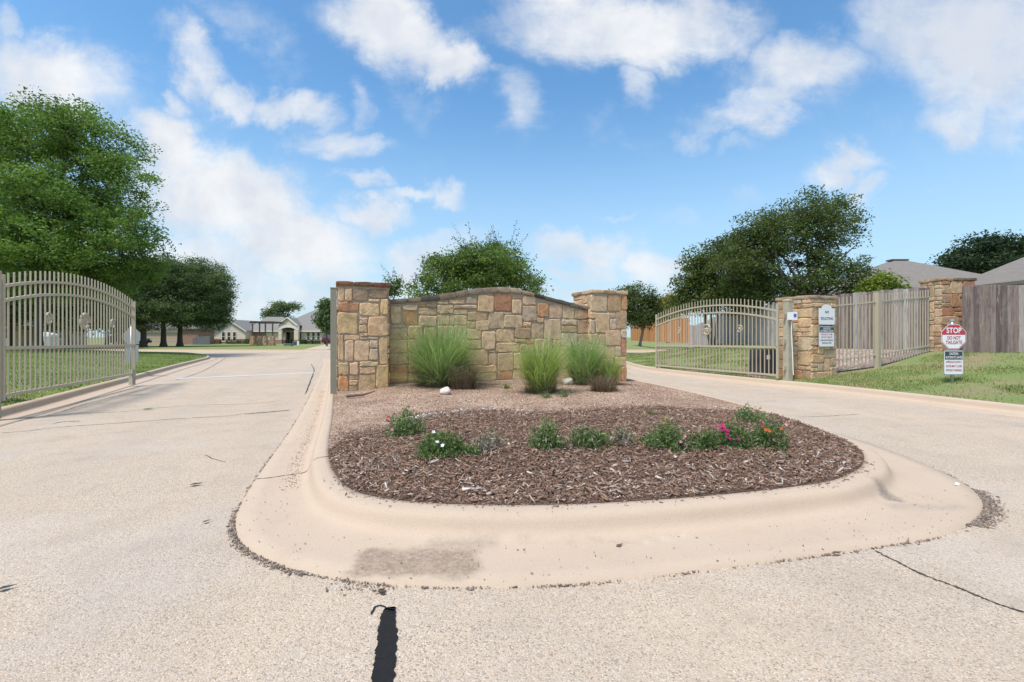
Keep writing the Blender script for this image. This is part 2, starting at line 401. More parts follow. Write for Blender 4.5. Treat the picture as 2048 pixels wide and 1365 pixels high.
pp = t.mapping(t.pos(), scale=(5, 5, 1.1))
t.put(b.inputs['Base Color'], t.mix(t.maprange(t.noise(pp, 1.7, 6, .7), .58, .74, 0, .55), t.mix(t.maprange(t.noise(t.vmath('ADD', pp, (7, 3, 1)), 1.3, 5, .6), .55, .7, 0, .6), src, (.10,.065,.06)), (.50,.47,.46)))
MATS['cedar'] = objcol_mat('cedar_board', .9, .7, 1.3, 3.0, .4, (6, 6, .5), 26)
MATS['paint'] = plain('tan_gate_paint', (.46,.395,.285), .5, .08, 6, .4)
MATS['post_paint'] = plain('olive_post_paint', (.25,.235,.175), .5, .10, 5, .4)
MATS['post_worn'] = plain('weathered_gate_post', (.40,.36,.265), .6, .35, 5, .3)
MATS['galv'] = plain('galvanised_steel', (.48,.49,.50), .45, .12, 10, .5, .6)
MATS['plate'] = plain('sign_back_metal', (.30,.31,.32), .55, .12, 10, .3, .2)
MATS['white'] = plain('white_sheet', (.80,.80,.80), .4, .03, 4)
MATS['red'] = plain('sign_red', (.50,.045,.075), .4, .08, 8)
MATS['letter_white'] = plain('letter_white', (.85,.85,.85), .5, .02)
MATS['letter_red'] = plain('letter_red', (.48,.07,.10), .5, .05)
MATS['letter_black'] = plain('letter_black', (.05,.055,.07), .5, .1)
MATS['sign_dark'] = plain('sign_charcoal', (.045,.06,.07), .4, .1)
MATS['charcoal'] = plain('charcoal_plastic', (.055,.06,.07), .5, .15, 6, .5)
MATS['keypad'] = plain('white_plastic', (.80,.80,.82), .4, .03)
MATS['blue'] = plain('blue_panel', (.12,.13,.40), .4, .1)
MATS['leaf'] = attr_mat('foliage', .55, .38, spec=.3)
MATS['blade'] = attr_mat('grass_blades', .6, .32, spec=.25)
MATS['bits'] = attr_mat('loose_bits', .9, 0)
MATS['bark'] = plain('bark', (.13,.105,.085), .95, .45, 9, .1, 0, .8)
MATS['bark_pale'] = plain('pale_bark', (.25,.20,.16), .9, .35, 9, .1, 0, .6)
MATS['crack'] = plain('crack_dirt', (.085,.07,.058), .95, .4, 30, .1)
MATS['tar'] = plain('tar_sealant', (.018,.017,.017), .62, .45, 60, .2, 0, 1.0)
MATS['line'] = plain('road_paint', (.56,.54,.51), .7, .12, 20)
m, t, b = material('shingles', .9, .15); p = t.obj()
x, y, z = t.sep(p)
n = t.noise(t.comb(t.math('MULTIPLY', t.math('ADD', x, y), 3.2), t.math('MULTIPLY', z, 14.0), 0), 1.0, 3, .6)
rowl = t.math('FRACT', t.math('MULTIPLY', z, 9.0))
c = t.mix(n, (.155,.135,.12), (.30,.265,.235))
c = t.mix(t.maprange(rowl, 0, .2, .35, 0), c, (.09,.08,.07))
t.put(b.inputs['Base Color'], c); bump(t, b, rowl, .5, .02); MATS['roof'] = m
m, t, b = material('shingles_slate', .9, .15); p = t.obj()
c = t.mix(t.noise(t.mapping(p, scale=(2, 2, 8)), 1.5, 4, .6), (.19,.175,.165), (.29,.27,.255))
t.put(b.inputs['Base Color'], c); MATS['roof_far'] = m
def masonry(name, c1, c2, mc, bw, bh):
    m, t, b = material(name, .9, .15); p = t.obj(); x, y, z = t.sep(p)
    n = t.n.new('ShaderNodeTexBrick'); t.put(n.inputs['Vector'], t.comb(t.math('ADD', x, y), z, 0))
    n.inputs['Color1'].default_value = c1+(1,); n.inputs['Color2'].default_value = c2+(1,); n.inputs['Mortar'].default_value = mc+(1,)
    n.inputs['Scale'].default_value = 1; n.inputs['Mortar Size'].default_value = bh*.07; n.inputs['Brick Width'].default_value = bw; n.inputs['Row Height'].default_value = bh
    t.put(b.inputs['Base Color'], t.mix(t.maprange(t.noise(p, 3, 4), .3, .7, 0, .3), n.outputs[0], tuple(q*.75 for q in c1))); return m
MATS['cream'] = masonry('cream_limestone', (.69,.57,.455), (.76,.65,.53), (.58,.48,.39), .5, .25)
MATS['brick'] = masonry('pink_brick', (.30,.17,.13), (.36,.22,.17), (.38,.30,.25), .22, .075)
MATS['trim'] = plain('cream_trim', (.76,.68,.57), .7, .05)
MATS['garage'] = plain('beige_garage_door', (.50,.38,.29), .7, .06)
MATS['glass'] = plain('window_glass', (.05,.06,.07), .08, .2, 3, .8)
MATS['door'] = plain('dark_red_door', (.08,.022,.022), .5, .1)
MATS['timber'] = plain('dark_timber', (.11,.085,.07), .9, .3, 6)
MATS['green_box'] = plain('utility_green', (.12,.20,.15), .5, .1)
MATS['teal_box'] = plain('utility_teal', (.05,.10,.10), .5, .1)
MATS['car_red'] = plain('maroon_car_paint', (.07,.02,.025), .25, .1, 3, .6)
MATS['car_white'] = plain('silver_car_paint', (.50,.50,.50), .25, .05, 3, .6)
MATS['tyre'] = plain('tyre', (.02,.02,.02), .8, .2)
MATS['rock'] = plain('pale_rock', (.60,.54,.47), .9, .3, 14, .1, 0, .7)
MATS['stick'] = plain('dead_wood', (.20,.13,.10), .9, .3, 20, .1, 0, .5)
MATS['ground'] = lawn_mat('far_ground_turf', .4)

# ------------------------------------------------------------------ the lie of the land
TH = R(21.0)
RV = np.array([math.cos(TH), math.sin(TH)])      # across the road, to the right
AV = np.array([-math.sin(TH), math.cos(TH)])     # along the road, away from the camera
A0 = np.array([-3.545, 9.27])                    # front left foot of the left stone pillar
def T(t_, a_): return A0 + RV*t_ + AV*a_

isl = [(T(-.2,19.5),.5),(T(-.12,14),.5),(T(-.08,8),.5),(T(-.08,3),.5),(T(-.08,0.3),.5),(G(665,832,.15),.54),(G(658,880,.15),.58),(G(660,925,.15),.64),(G(690,970,.15),.74),(G(755,994,.15),.78),
       (G(880,1007,.15),.78),(G(1040,1010,.15),.76),(G(1200,1006,.15),.72),(G(1400,993,.15),.68),(G(1590,973,.15),.70),(G(1680,956,.15),.74),(G(1727,925,.15),.75),(G(1705,890,.15),.60),
       (G(1600,845,.16),.50),(G(1450,800,.16),.45),(T(7.3,-.4),.45),(T(7.5,3),.45),(T(7.5,9),.45),(T(7.4,15),.5),(T(6.6,19),.5),(T(4,20.6),.5),(T(1.2,20.6),.5)]
isl3 = catmull(np.array([[p[0], p[1], w_] for p, w_ in isl]), 8, True)
ISL, ISW = isl3[:, :2], isl3[:, 2]
RC = catmull([(12.4,-6),(11.0,0),(9.9,4),(8.7,7.75),(7.75,11.0),(7.0,12.6),(6.2,14.7),(5.55,16.9),(5.35,19),(5.6,22.3),(6.2,26),(7.6,30),(10.5,33.5),(17,36),(34,38)], 8)
LC = catmull([(-3.4,-3),(-5.2,0.8),(-6.8,4),(-8.4,7.47),(-10,10.7),(-11.6,13.95),(-13.9,18.5),(-16.2,23.2),(-18.3,27.3),(-21.1,30.8),(-26,35.2),(-34,37.2),(-44,38.6),(-75,40.5)], 8)
FC = catmull([(-80,44.5),(-45,43.3),(-30,42.6),(-20,42),(-16,41.6),(-5,41.6),(10,42.2),(40,44),(70,46)], 6)

KP = [(0,.150),(.07,.154),(.14,.153),(.18,.148),(.21,.137),(.232,.120),(.248,.098),(.265,.070),(.29,.044),(.325,.027),(.38,.018),(.5,.013),(.8,.011),(.985,.014),(1.0,-.02)]
def kerb(name, C, Wd, sign, closed=False):
    C = np.asarray(C, float); n = len(C)
    Tn = (np.roll(C, -1, 0)-np.roll(C, 1, 0)) if closed else np.gradient(C, axis=0)
    Tn /= np.linalg.norm(Tn, axis=1)[:, None]
    N = np.stack([Tn[:, 1], -Tn[:, 0]], 1)*sign
    Wd = np.asarray(Wd)*np.ones(n); V = []
    prof = [(-.02, .05)] + KP
    for s_, z_ in prof: V.append(np.column_stack([C+N*(s_*Wd)[:, None], np.full(n, z_)]))
    V = np.stack(V, 1).reshape(-1, 3); k = len(prof)
    m_ = n if closed else n-1
    i = np.arange(m_)[:, None]; j = np.arange(k-1)[None, :]; i2 = (i+1) % n
    Fq = np.stack([i*k+j, i*k+j+1, i2*k+j+1, i2*k+j], -1).reshape(-1, 4)
    if sign > 0: Fq = Fq[:, ::-1]
    o = link(name, mesh(name, V, Fq, None, True), MATS['concrete'], kind='structure')
    return o, C+N*Wd[:, None], N
area = 0.5*np.sum(ISL[:,0]*np.roll(ISL[:,1],-1)-np.roll(ISL[:,0],-1)*ISL[:,1])
island_kerb, ISG, ISN = kerb('island_kerb', ISL, ISW, 1 if area > 0 else -1, True)
rk, _, _ = kerb('roadside_kerb', RC, .50, -1)
lk, _, _ = kerb('roadside_kerb', LC, .52, 1)
fk, _, _ = kerb('street_kerb', FC, .5, 1)

road = link('road', mesh('road', [(-160,-60,0),(160,-60,0),(160,60,0),(-160,60,0)], [(0,1,2,3)]), MATS['road'], kind='structure')
ground = link('ground', mesh('ground', [(-3000,-1500,-.08),(3000,-1500,-.08),(3000,5000,-.08),(-3000,5000,-.08)], [(0,1,2,3)]), MATS['ground'], kind='structure')

def h_right(Q):
    d_ = dist_poly(Q, RC); return np.minimum(.145+.085*d_+.008*d_*d_, .86)
def h_left(Q):
    d_ = dist_poly(Q, LC); return np.minimum(.145+.05*d_, .42)
def h_bed(Q):
    d_ = dist_poly(Q, ISL, True); s_ = np.clip(d_/1.5, 0, 1); s_ = s_*s_*(3-2*s_)
    nz = np.array([mnoise.noise((float(q[0])*1.3, float(q[1])*1.3, 0)) for q in Q])*.02*np.clip(d_/.4, 0, 1)
    return .142+.115*s_+nz
patch('lawn', np.concatenate([RC, [(120,40),(120,-6)]]), h_right, 3.0, MATS['lawn'], fine=(5, 22, 4, 36, .55))
patch('lawn', np.concatenate([LC, [(-75,-3)]]), h_left, 3.0, MATS['lawn_far'], fine=(-30, -5, 3, 36, .8))
patch('far_lawn', np.concatenate([FC, [(75,140),(-85,140)]]), lambda Q: np.full(len(Q), .145), 12, MATS['lawn_far'])
arel = (ISL-A0)@AV
front_poly = []; back_poly = []
def clip(P, keep_less, a_):
    o = []
    for p, q in zip(P, np.roll(P, -1, 0)):
        fp, fq = (p-A0)@AV-a_, (q-A0)@AV-a_
        if keep_less: fp, fq = -fp, -fq
        if fp >= 0: o.append(p)
        if fp*fq < 0: o.append(p+(q-p)*fp/(fp-fq))
    return np.array(o)
front_poly = clip(ISL, True, .75); back_poly = clip(ISL, False, .753)
patch('gravel_bed', front_poly, h_bed, .22, MATS['gravel'])
patch('island_lawn', back_poly, h_bed, .8, MATS['lawn_far'])
# mulch covers the nose of the bed
edge_px = [(663,893),(700,868),(745,853),(800,842),(880,832),(1000,826),(1100,829),(1200,824),(1300,820),(1400,822),(1475,826)]
edge = np.array([G(x_, y_, .24 if 720 < x_ < 1440 else .17) for x_, y_ in edge_px])
i0 = int(np.argmin(np.linalg.norm(ISL-edge[0], axis=1))); i1 = int(np.argmin(np.linalg.norm(ISL-edge[-1], axis=1)))
MUL = np.concatenate([ISL[i0:i1+1], catmull(edge, 4)[::-1]])
MUL = MUL[np.concatenate([[True], np.linalg.norm(np.diff(MUL, axis=0), axis=1) > .02])]
patch('mulch_bed', MUL, lambda Q: h_bed(Q)+.012, .2, MATS['mulch'])
# paved drive of the far house
mb = MB(); dx = lambda px, Y: (px-CX)/F*Y
mb.add([(dx(622,44),42.3,.155),(dx(668,44),42.3,.155),(dx(690,78),78,.155),(dx(655,78),78,.155)], [(0,1,2,3)])
mb.build('driveway', MATS['footing'], kind='structure')

# ---- cracks, joints, sealant and the stop line: thin sheets lying on the road, parts of it
def ribbon(P, w_, z, jit=0.0):
    P = np.asarray(P, float); Tn = np.gradient(P, axis=0); Tn /= np.linalg.norm(Tn, axis=1)[:, None]+1e-9
    N = np.stack([-Tn[:,1], Tn[:,0]], 1); ww = np.asarray(w_)*np.ones(len(P))
    wl_ = ww*(1+rng.uniform(-jit, jit, len(P))); wr_ = ww*(1+rng.uniform(-jit, jit, len(P)))
    V = np.concatenate([np.column_stack([P+N*wl_[:,None]/2, np.full(len(P), z)]), np.column_stack([P-N*wr_[:,None]/2, np.full(len(P), z)])])
    n = len(P); i = np.arange(n-1); return V, np.stack([i, i+n, i+n+1, i+1], 1)
def crack(pxs, w_, name='crack', mat='crack', z=.004, jit=.7, wig=.006, parent=None):
    P = catmull([G(a_, b_) for a_, b_ in pxs], 14)
    P = P + rng.normal(0, wig, P.shape)*np.minimum(1, np.linalg.norm(P, axis=1)[:,None]/8)
    ends = np.minimum(1, np.minimum(np.arange(len(P)), np.arange(len(P))[::-1])/4+.15)
    V, Fq = ribbon(P, w_*ends, z, jit); return link(name, mesh(name, V, Fq), MATS[mat], parent or road)
crack([(0,867),(60,862),(120,855),(250,846),(360,838),(450,833),(492,828),(540,824),(582,821)], .014)
crack([(492,829),(540,825),(582,821)], .028)
crack([(80,834),(160,827),(235,825),(300,818),(400,811),(500,808),(568,801)], .013)
crack([(105,848),(130,844),(160,843)], .02)
crack([(0,852),(60,838),(110,828),(170,809),(225,795),(300,777)], .014)
crack([(410,910),(425,918),(452,925)], .007)
crack([(1750,1102),(1800,1128),(1850,1152),(1920,1178),(1990,1207),(2048,1226),(2120,1252)], .012, jit=.9)
crack([(1600,835),(1650,833),(1720,829)], .012)
crack([(1500,806),(1540,804),(1585,806)], .010)
crack([(1240,775),(1290,771),(1328,778),(1290,784)], .02)
crack([(2048,826),(1900,806),(1800,795),(1700,785),(1640,779)], .02)
crack([(1620,776),(1560,768),(1480,760),(1400,752),(1320,742)], .02)
crack([(452,716),(430,730),(400,745),(350,762)], .03)
crack([(622,728),(628,740),(622,760),(610,790)], .03)
crack([(540,722),(600,716)], .05); crack([(520,712),(560,709),(610,707)], .08)
crack([(760,1180),(768,1192)], .03)
# sealed crack in the foreground
P = np.array([G(a_, b_) for a_, b_ in [(780,1217),(777,1228),(775,1245),(774,1270),(772,1300),(768,1335),(764,1375),(760,1420),(757,1480)]])
P = catmull(P, 10); ww = np.interp(np.arange(len(P)), [0, 3, 8, 30, len(P)-1], [.02, .05, .062, .082, .085])
mb_V, mb_F = ribbon(P+rng.normal(0,.0012,P.shape), ww, .006, .14)
link('crack_sealant', mesh('crack_sealant', mb_V, mb_F), MATS['tar'], road)
crack([(741,1231),(747,1222),(750,1216),(760,1213),(770,1216),(776,1222)], .009, 'crack_sealant', 'tar', .005, .3, .0005)
e1, e2 = G(354,758), G(628,746)
V, Fq = ribbon(np.array([e1+(e2-e1)*k_ for k_ in np.linspace(0, 1, 12)]), .38, .005, .05)
link('stop_line', mesh('stop_line', V, Fq), MATS['line'], road)
# joints across the island kerb
def kerb_joint(i, w_):
    C, N, wd = ISL[i], ISN[i], ISW[i]; Tn = np.array([-N[1], N[0]]); rows = []
    zs = np.interp(np.linspace(0, .98, 24), [k_[0] for k_ in KP], [k_[1] for k_ in KP])
    for s_, z_ in zip(np.linspace(0, .98, 24), zs):
        c_ = C+N*s_*wd+Tn*math.sin(s_*9)*.012; hw = w_/2*(1+.5*math.sin(s_*40))
        rows += [tuple(c_-Tn*hw)+(z_+.0025,), tuple(c_+Tn*hw)+(z_+.0025,)]
    Fq = [(2*k_, 2*k_+1, 2*k_+3, 2*k_+2) for k_ in range(23)]
    link('joint', mesh('joint', rows, Fq), MATS['crack'], island_kerb)
def near(p): return int(np.argmin(np.linalg.norm(ISL-np.asarray(p), axis=1)))
kerb_joint(near(G(658,912,.15)), .012)
kerb_joint(near(T(-.08,.1)), .008); kerb_joint(near(T(-.08,4)), .008)
# ------------------------------------------------------------------ stone wall and pillars
PAL = dict(t=(.53,.375,.23), p=(.58,.435,.295), y=(.585,.405,.215), o=(.43,.20,.085), r=(.38,.155,.09), g=(.43,.375,.305), k=(.47,.365,.255), b=(.31,.205,.125), d=(.20,.15,.11), q=(.50,.34,.25))
PAL = {k_: (c_[0]*1.0, c_[1]*.945, c_[2]*.88) for k_, c_ in PAL.items()}
def _soften(k_, c_):
    m_ = np.array(PAL['t']); f_ = {'o': .22, 'r': .18, 't': 0, 'd': .2}.get(k_, .38); return tuple(np.array(c_)*(1-f_)+m_*f_)
PAL = {k_: tuple((np.array(_soften(k_, c_))*.90+np.array((.64,.50,.36))*.10)*1.05) for k_, c_ in PAL.items()}
def stone_mesh(w_, h_, depth, seed):
    """one dressed field stone, face towards -y, irregular outline, chamfered arris, slightly domed face"""
    r_ = random.Random(seed); a, b_ = w_/2, h_/2; j = min(.016, .12*min(w_, h_)); cn = min(.22, .018/min(a, b_)+.05)
    base = [(-1+cn,-1),(-.3,-1),(.35,-1),(1-cn,-1),(1,-1+cn),(1,.1),(1,1-cn),(1-cn,1),(.25,1),(-.4,1),(-1+cn,1),(-1,1-cn),(-1,-.1),(-1,-1+cn)]
    ring = [(x_*a+r_.uniform(-j, j)*.8, z_*b_+r_.uniform(-j, j)*.8) for x_, z_ in base]; n = len(ring)
    V = [(x_, .03, z_) for x_, z_ in ring]; V += [(x_*.995, -depth*.55+r_.uniform(-.003,.003), z_*.995) for x_, z_ in ring]
    sx_, sz_ = max(.6, 1-.016/a), max(.6, 1-.016/b_)
    V += [(x_*sx_, -depth+r_.uniform(-.005,.004), z_*sz_) for x_, z_ in ring]
    V.append((r_.uniform(-.2,.2)*a, -depth-r_.uniform(-.003,.005), r_.uniform(-.2,.2)*b_)); c_ = 3*n
    Fq = []
    for k_ in range(2):
        for i in range(n): Fq.append((k_*n+i, k_*n+(i+1)%n, (k_+1)*n+(i+1)%n, (k_+1)*n+i))
    Fq += [(2*n+i, 2*n+(i+1)%n, c_) for i in range(n)]
    return mesh('stone', V, Fq)
SEED = [0]
def add_stone(parent, x0, x1, z0, z1, y, col, depth=.030, rot=0.0, off=(0, 0), mat='stone'):
    """stone of a face: x along the face; rot turns the face about z; off = where x=0,y=0 of the face sits"""
    SEED[0] += 1; r_ = random.Random(SEED[0])
    w_, h_ = x1-x0, z1-z0
    if w_ < .03 or h_ < .03: return
    me = stone_mesh(w_, h_, depth*r_.uniform(.65, 1.35), SEED[0])
    cx, cz = (x0+x1)/2, (z0+z1)/2; c_, s_ = math.cos(rot), math.sin(rot)
    k_ = r_.uniform(.88, 1.12)
    link('stone', me, MATS[mat], parent, (off[0]+cx*c_-y*s_, off[1]+cx*s_+y*c_, cz), rot, color=tuple(min(1, q*k_*r_.uniform(.97,1.03)) for q in col))
def pack(w_, h_, cell, rnd, colors):
    """irregular ashlar: greedy random rectangles"""
    nx, nz = max(1, round(w_/cell)), max(1, round(h_/cell)); cw, ch = w_/nx, h_/nz
    occ = [[False]*nx for _ in range(nz)]; o = []
    for z in range(nz):
        for x in range(nx):
            if occ[z][x]: continue
            fw = 1
            while x+fw < nx and not occ[z][x+fw]: fw += 1
            ww = min(fw, rnd.choice([2,2,3,3,4,2])); hh = min(nz-z, rnd.choice([1,2,2,3,1,2]))
            if fw-ww == 1: ww = fw if fw <= 4 else ww-1
            for q in range(hh):
                if any(occ[z+q][x:x+ww]): hh = q; break
            hh = max(hh, 1)
            for q in range(hh):
                for p_ in range(ww): occ[z+q][x+p_] = True
            g_ = .008
            o.append((x*cw+g_, (x+ww)*cw-g_, z*ch+g_, (z+hh)*ch-g_, PAL[rnd.choice(colors)]))
    return o
def rough_block(sx_, sy_, sz_, seed, cuts=2, amp=.012):
    bm = bmesh.new(); bmesh.ops.create_cube(bm, size=1); 
    bmesh.ops.subdivide_edges(bm, edges=bm.edges[:], cuts=cuts, use_grid_fill=True)
    for v_ in bm.verts:
        p_ = Vector((v_.co.x*sx_, v_.co.y*sy_, v_.co.z*sz_))
        e_ = sum(abs(abs(q)-.5) < 1e-4 for q in v_.co)
        if e_ >= 2:
            p_.x *= 1-.012/max(sx_, .05)*(e_-1); p_.y *= 1-.012/max(sy_, .05)*(e_-1); p_.z *= 1-.16*(e_-1)*.5
        n_ = mnoise.noise_vector(p_*9+Vector((seed*3.1, 0, seed)))
        v_.co = p_+n_*amp
    me = bpy.data.meshes.new('cap_stone'); bm.to_mesh(me); bm.free(); return me
def cap_block(parent, cx, cy, cz, sx_, sy_, sz_, col, rz=0, tilt=0, amp=.012):
    SEED[0] += 1
    me = rough_block(sx_, sy_, sz_, SEED[0], 2, amp)
    return link('cap_stone', me, MATS['cap'], parent, (cx, cy, cz), color=col, rot=(0, tilt, rz))
def pillar(label, origin, rz, wx, wy, z0, z1, front, side, caps, foot=.06):
    """square stone pillar: local x along the front face, local y backwards"""
    p_ = thing('stone_pillar', label, 'pillar', (origin[0], origin[1], 0), rz, 'stone entrance pillars')
    MB().box(.012, wx-.012, .012, wy-.012, z0, z1-.08).build('mortar_core', MATS['mortar'], p_)
    MB().box(-foot*.3, wx+foot*.3, -foot*.5, wy+foot*.3, z0-.45, z0+.0).build('footing', MATS['footing'], p_)
    for (x0, x1, za, zb, c_) in front: add_stone(p_, x0, x1, za, zb, .012, c_)
    faces = [(R(-90), (0.012, wy), wy), (R(90), (wx-.012, 0), wy), (R(180), (wx, wy-.012), wx)]
    for i, (rot, off, ln) in enumerate(faces):
        for (x0, x1, za, zb, c_) in (side[i] if side and side[i] else pack(ln, z1-.08-z0, .125, random.Random(len(label)*7+i), 'tttkpkgbyoqt')):
            add_stone(p_, x0, x1, za+z0, zb+z0, 0.0, c_, rot=rot, off=off)
    ov = .045
    n = len(caps)
    for i, c_ in enumerate(caps):       # capstones in two rows
        a_, b_ = -ov+(wx+2*ov)*i/n, -ov+(wx+2*ov)*(i+1)/n
        for q in (0, 1):
            y0 = -ov if q == 0 else wy/2; y1 = wy/2 if q == 0 else wy+ov
            cap_block(p_, (a_+b_)/2, (y0+y1)/2, z1-.04, b_-a_-.006, y1-y0-.006, .10, c_ if q == 0 else PAL['b'])
    return p_
def on_plane(px, py, back):
    """photo pixel -> (t along the wall, z) on the plane of the wall, set back by `back`"""
    d_ = ray(px, py); A_ = A0+AV*back
    s_ = (A_@AV)/(d_[:2]@AV); P_ = d_*s_
    return (P_[:2]-A_)@RV, H+P_[2]
def faces_from(zooms, back):
    o = []
    for (f_, ox, oy, lst) in zooms:
        for (x0, y0, x1, y1, c_) in lst:
            a_ = on_plane(ox+x0/f_, oy+y0/f_, back); b_ = on_plane(ox+x1/f_, oy+y1/f_, back)
            o.append((a_[0]+.004, b_[0]-.004, b_[1]+.004, a_[1]-.004, PAL[c_]))
    return o
zz = lambda a_, b_: a_+(b_,)
Z1 = (5.46, 650, 550); Z2 = (6.204, 770, 560); Z3 = (5.934, 980, 560)
pl_l = faces_from([zz(Z1,[(140,140,212,288,'k'),(217,148,300,290,'y'),(302,148,470,290,'d'),(475,152,692,260,'d'),(475,264,600,298,'q'),(605,264,692,440,'y'),(134,296,375,402,'o'),(380,303,595,452,'t'),
     (134,412,362,648,'y'),(372,466,465,540,'q'),(372,544,465,632,'t'),(470,456,692,672,'t'),(140,655,206,932,'t'),(213,652,380,715,'t'),(385,638,470,675,'k'),(385,678,588,708,'g'),
     (213,718,316,945,'p'),(319,718,485,940,'p'),(488,712,584,802,'g'),(488,808,584,935,'g'),(591,680,692,978,'t'),(138,958,260,1092,'t'),(263,958,372,1092,'k'),(378,948,584,1003,'k'),
     (378,1008,555,1082,'t'),(560,985,692,1250,'y'),(140,1098,256,1275,'o'),(262,1098,370,1145,'g'),(262,1149,362,1205,'t'),(262,1210,352,1268,'b'),(366,1088,555,1262,'t')])], 0)
lp = pillar('tall square stone pillar beside the slim olive steel post, at the wall end near the exit lane', A0, TH, 1.0, 1.0, .20, 2.44, pl_l, None, [(.20,.105,.06), (.17,.10,.06), (.21,.08,.05)])
pl_r = faces_from([zz(Z3,[(1195,183,1388,382,'k'),(1392,183,1558,382,'b'),(1562,183,1628,360,'o'),(1187,388,1285,465,'y'),(1187,470,1245,640,'g'),(1250,395,1418,632,'t'),(1392,392,1492,455,'g'),(1424,460,1500,592,'g'),
     (1498,362,1622,588,'b'),(1187,645,1290,765,'t'),(1294,645,1366,770,'t'),(1370,600,1552,782,'q'),(1556,592,1620,695,'g'),(1558,700,1620,905,'r'),(1482,790,1554,905,'g'),(1360,790,1478,935,'t'),
     (1187,772,1355,935,'t'),(1482,912,1620,1022,'t'),(1458,1030,1558,1212,'o'),(1562,1028,1620,1210,'r'),(1187,942,1478,1025,'t'),(1187,1030,1454,1212,'k')])], 0)
pl_r = [(a_-5.96, b_-5.96, c_, d_, e_) for a_, b_, c_, d_, e_ in pl_r]
rp = pillar('square stone pillar at the far right end of the entrance wall, grey and tan stones, clump of grass before it', T(5.96, 0), TH, 1.0, 1.0, .14, 2.49, pl_r, None, [PAL['k'], PAL['b'], PAL['k']])
# gate pillar with signs and the pillar at the fence corner
GPo = np.array([7.82, 11.9])
rnd = random.Random(23)
gp = pillar('stone gate pillar carrying the two white notice signs and the keypad', GPo, TH, .975, .975, .17, 2.40,
            [(a_, b_, z0+.17, z1+.17, c_) for a_, b_, z0, z1, c_ in pack(.975, 2.15, .115, random.Random(5), 'tkykbtqgto')], None, [(.42,.31,.22), (.36,.27,.19), (.40,.28,.2)])
FPo = np.array([13.46, 14.25])
fp = pillar('dark capped stone pillar at the corner between picket fence and board fence', FPo, R(4), 1.12, .70, .70, 3.16,
            [(a_, b_, z0+.70, z1+.70, c_) for a_, b_, z0, z1, c_ in pack(1.12, 2.38, .14, random.Random(11), 'borbrotdqb')], None, [PAL['b'], (.24,.17,.11), (.18,.13,.10)])
MB().box(-.45, 1.9, -.22, .0, .52, .66).build('footing', MATS['footing'], fp)

# the wall between the pillars
wall = thing('stone_wall', 'long curved-top wall of mixed sandstone blocks between two square pillars', 'wall', tuple(A0)+(0,), TH)
BK = .20
lowpx = [(779.7,610),(834.5,605),(873,602.7),(907,597.9),(941,590.6),(980,585),(1013.7,585),(1044,588.6),(1061,592),(1088,599.6),(1121.6,608),(1148.5,615.6),(1176,622)]
toppx = [(779.7,599.5),(834.5,594.7),(873,589.8),(907,584),(941,577.7),(980,574.5),(1020,573),(1047.4,580),(1060,584.5),(1088,592),(1121.6,599.6),(1148.5,607),(1176,614)]
lo_ = np.array([on_plane(x_, y_, BK) for x_, y_ in lowpx]); hi_ = np.array([on_plane(x_, y_, BK-.04) for x_, y_ in toppx])
lo_[0,0] = .97; lo_[-1,0] = 5.98; hi_[0,0] = 1.0; hi_[-1,0] = 5.96
prof = [(float(a_), float(b_)) for a_, b_ in lo_]
core = MB().prism([(.97,.18),(5.98,.14)]+[(a_, b_+.03) for a_, b_ in prof[::-1]], BK+.012, BK+.588); core.build('mortar_core', MATS['mortar'], wall)
MB().box(1.0, 5.96, BK-.09, BK+.68, -.1, .285).build('footing', MATS['footing'], wall)
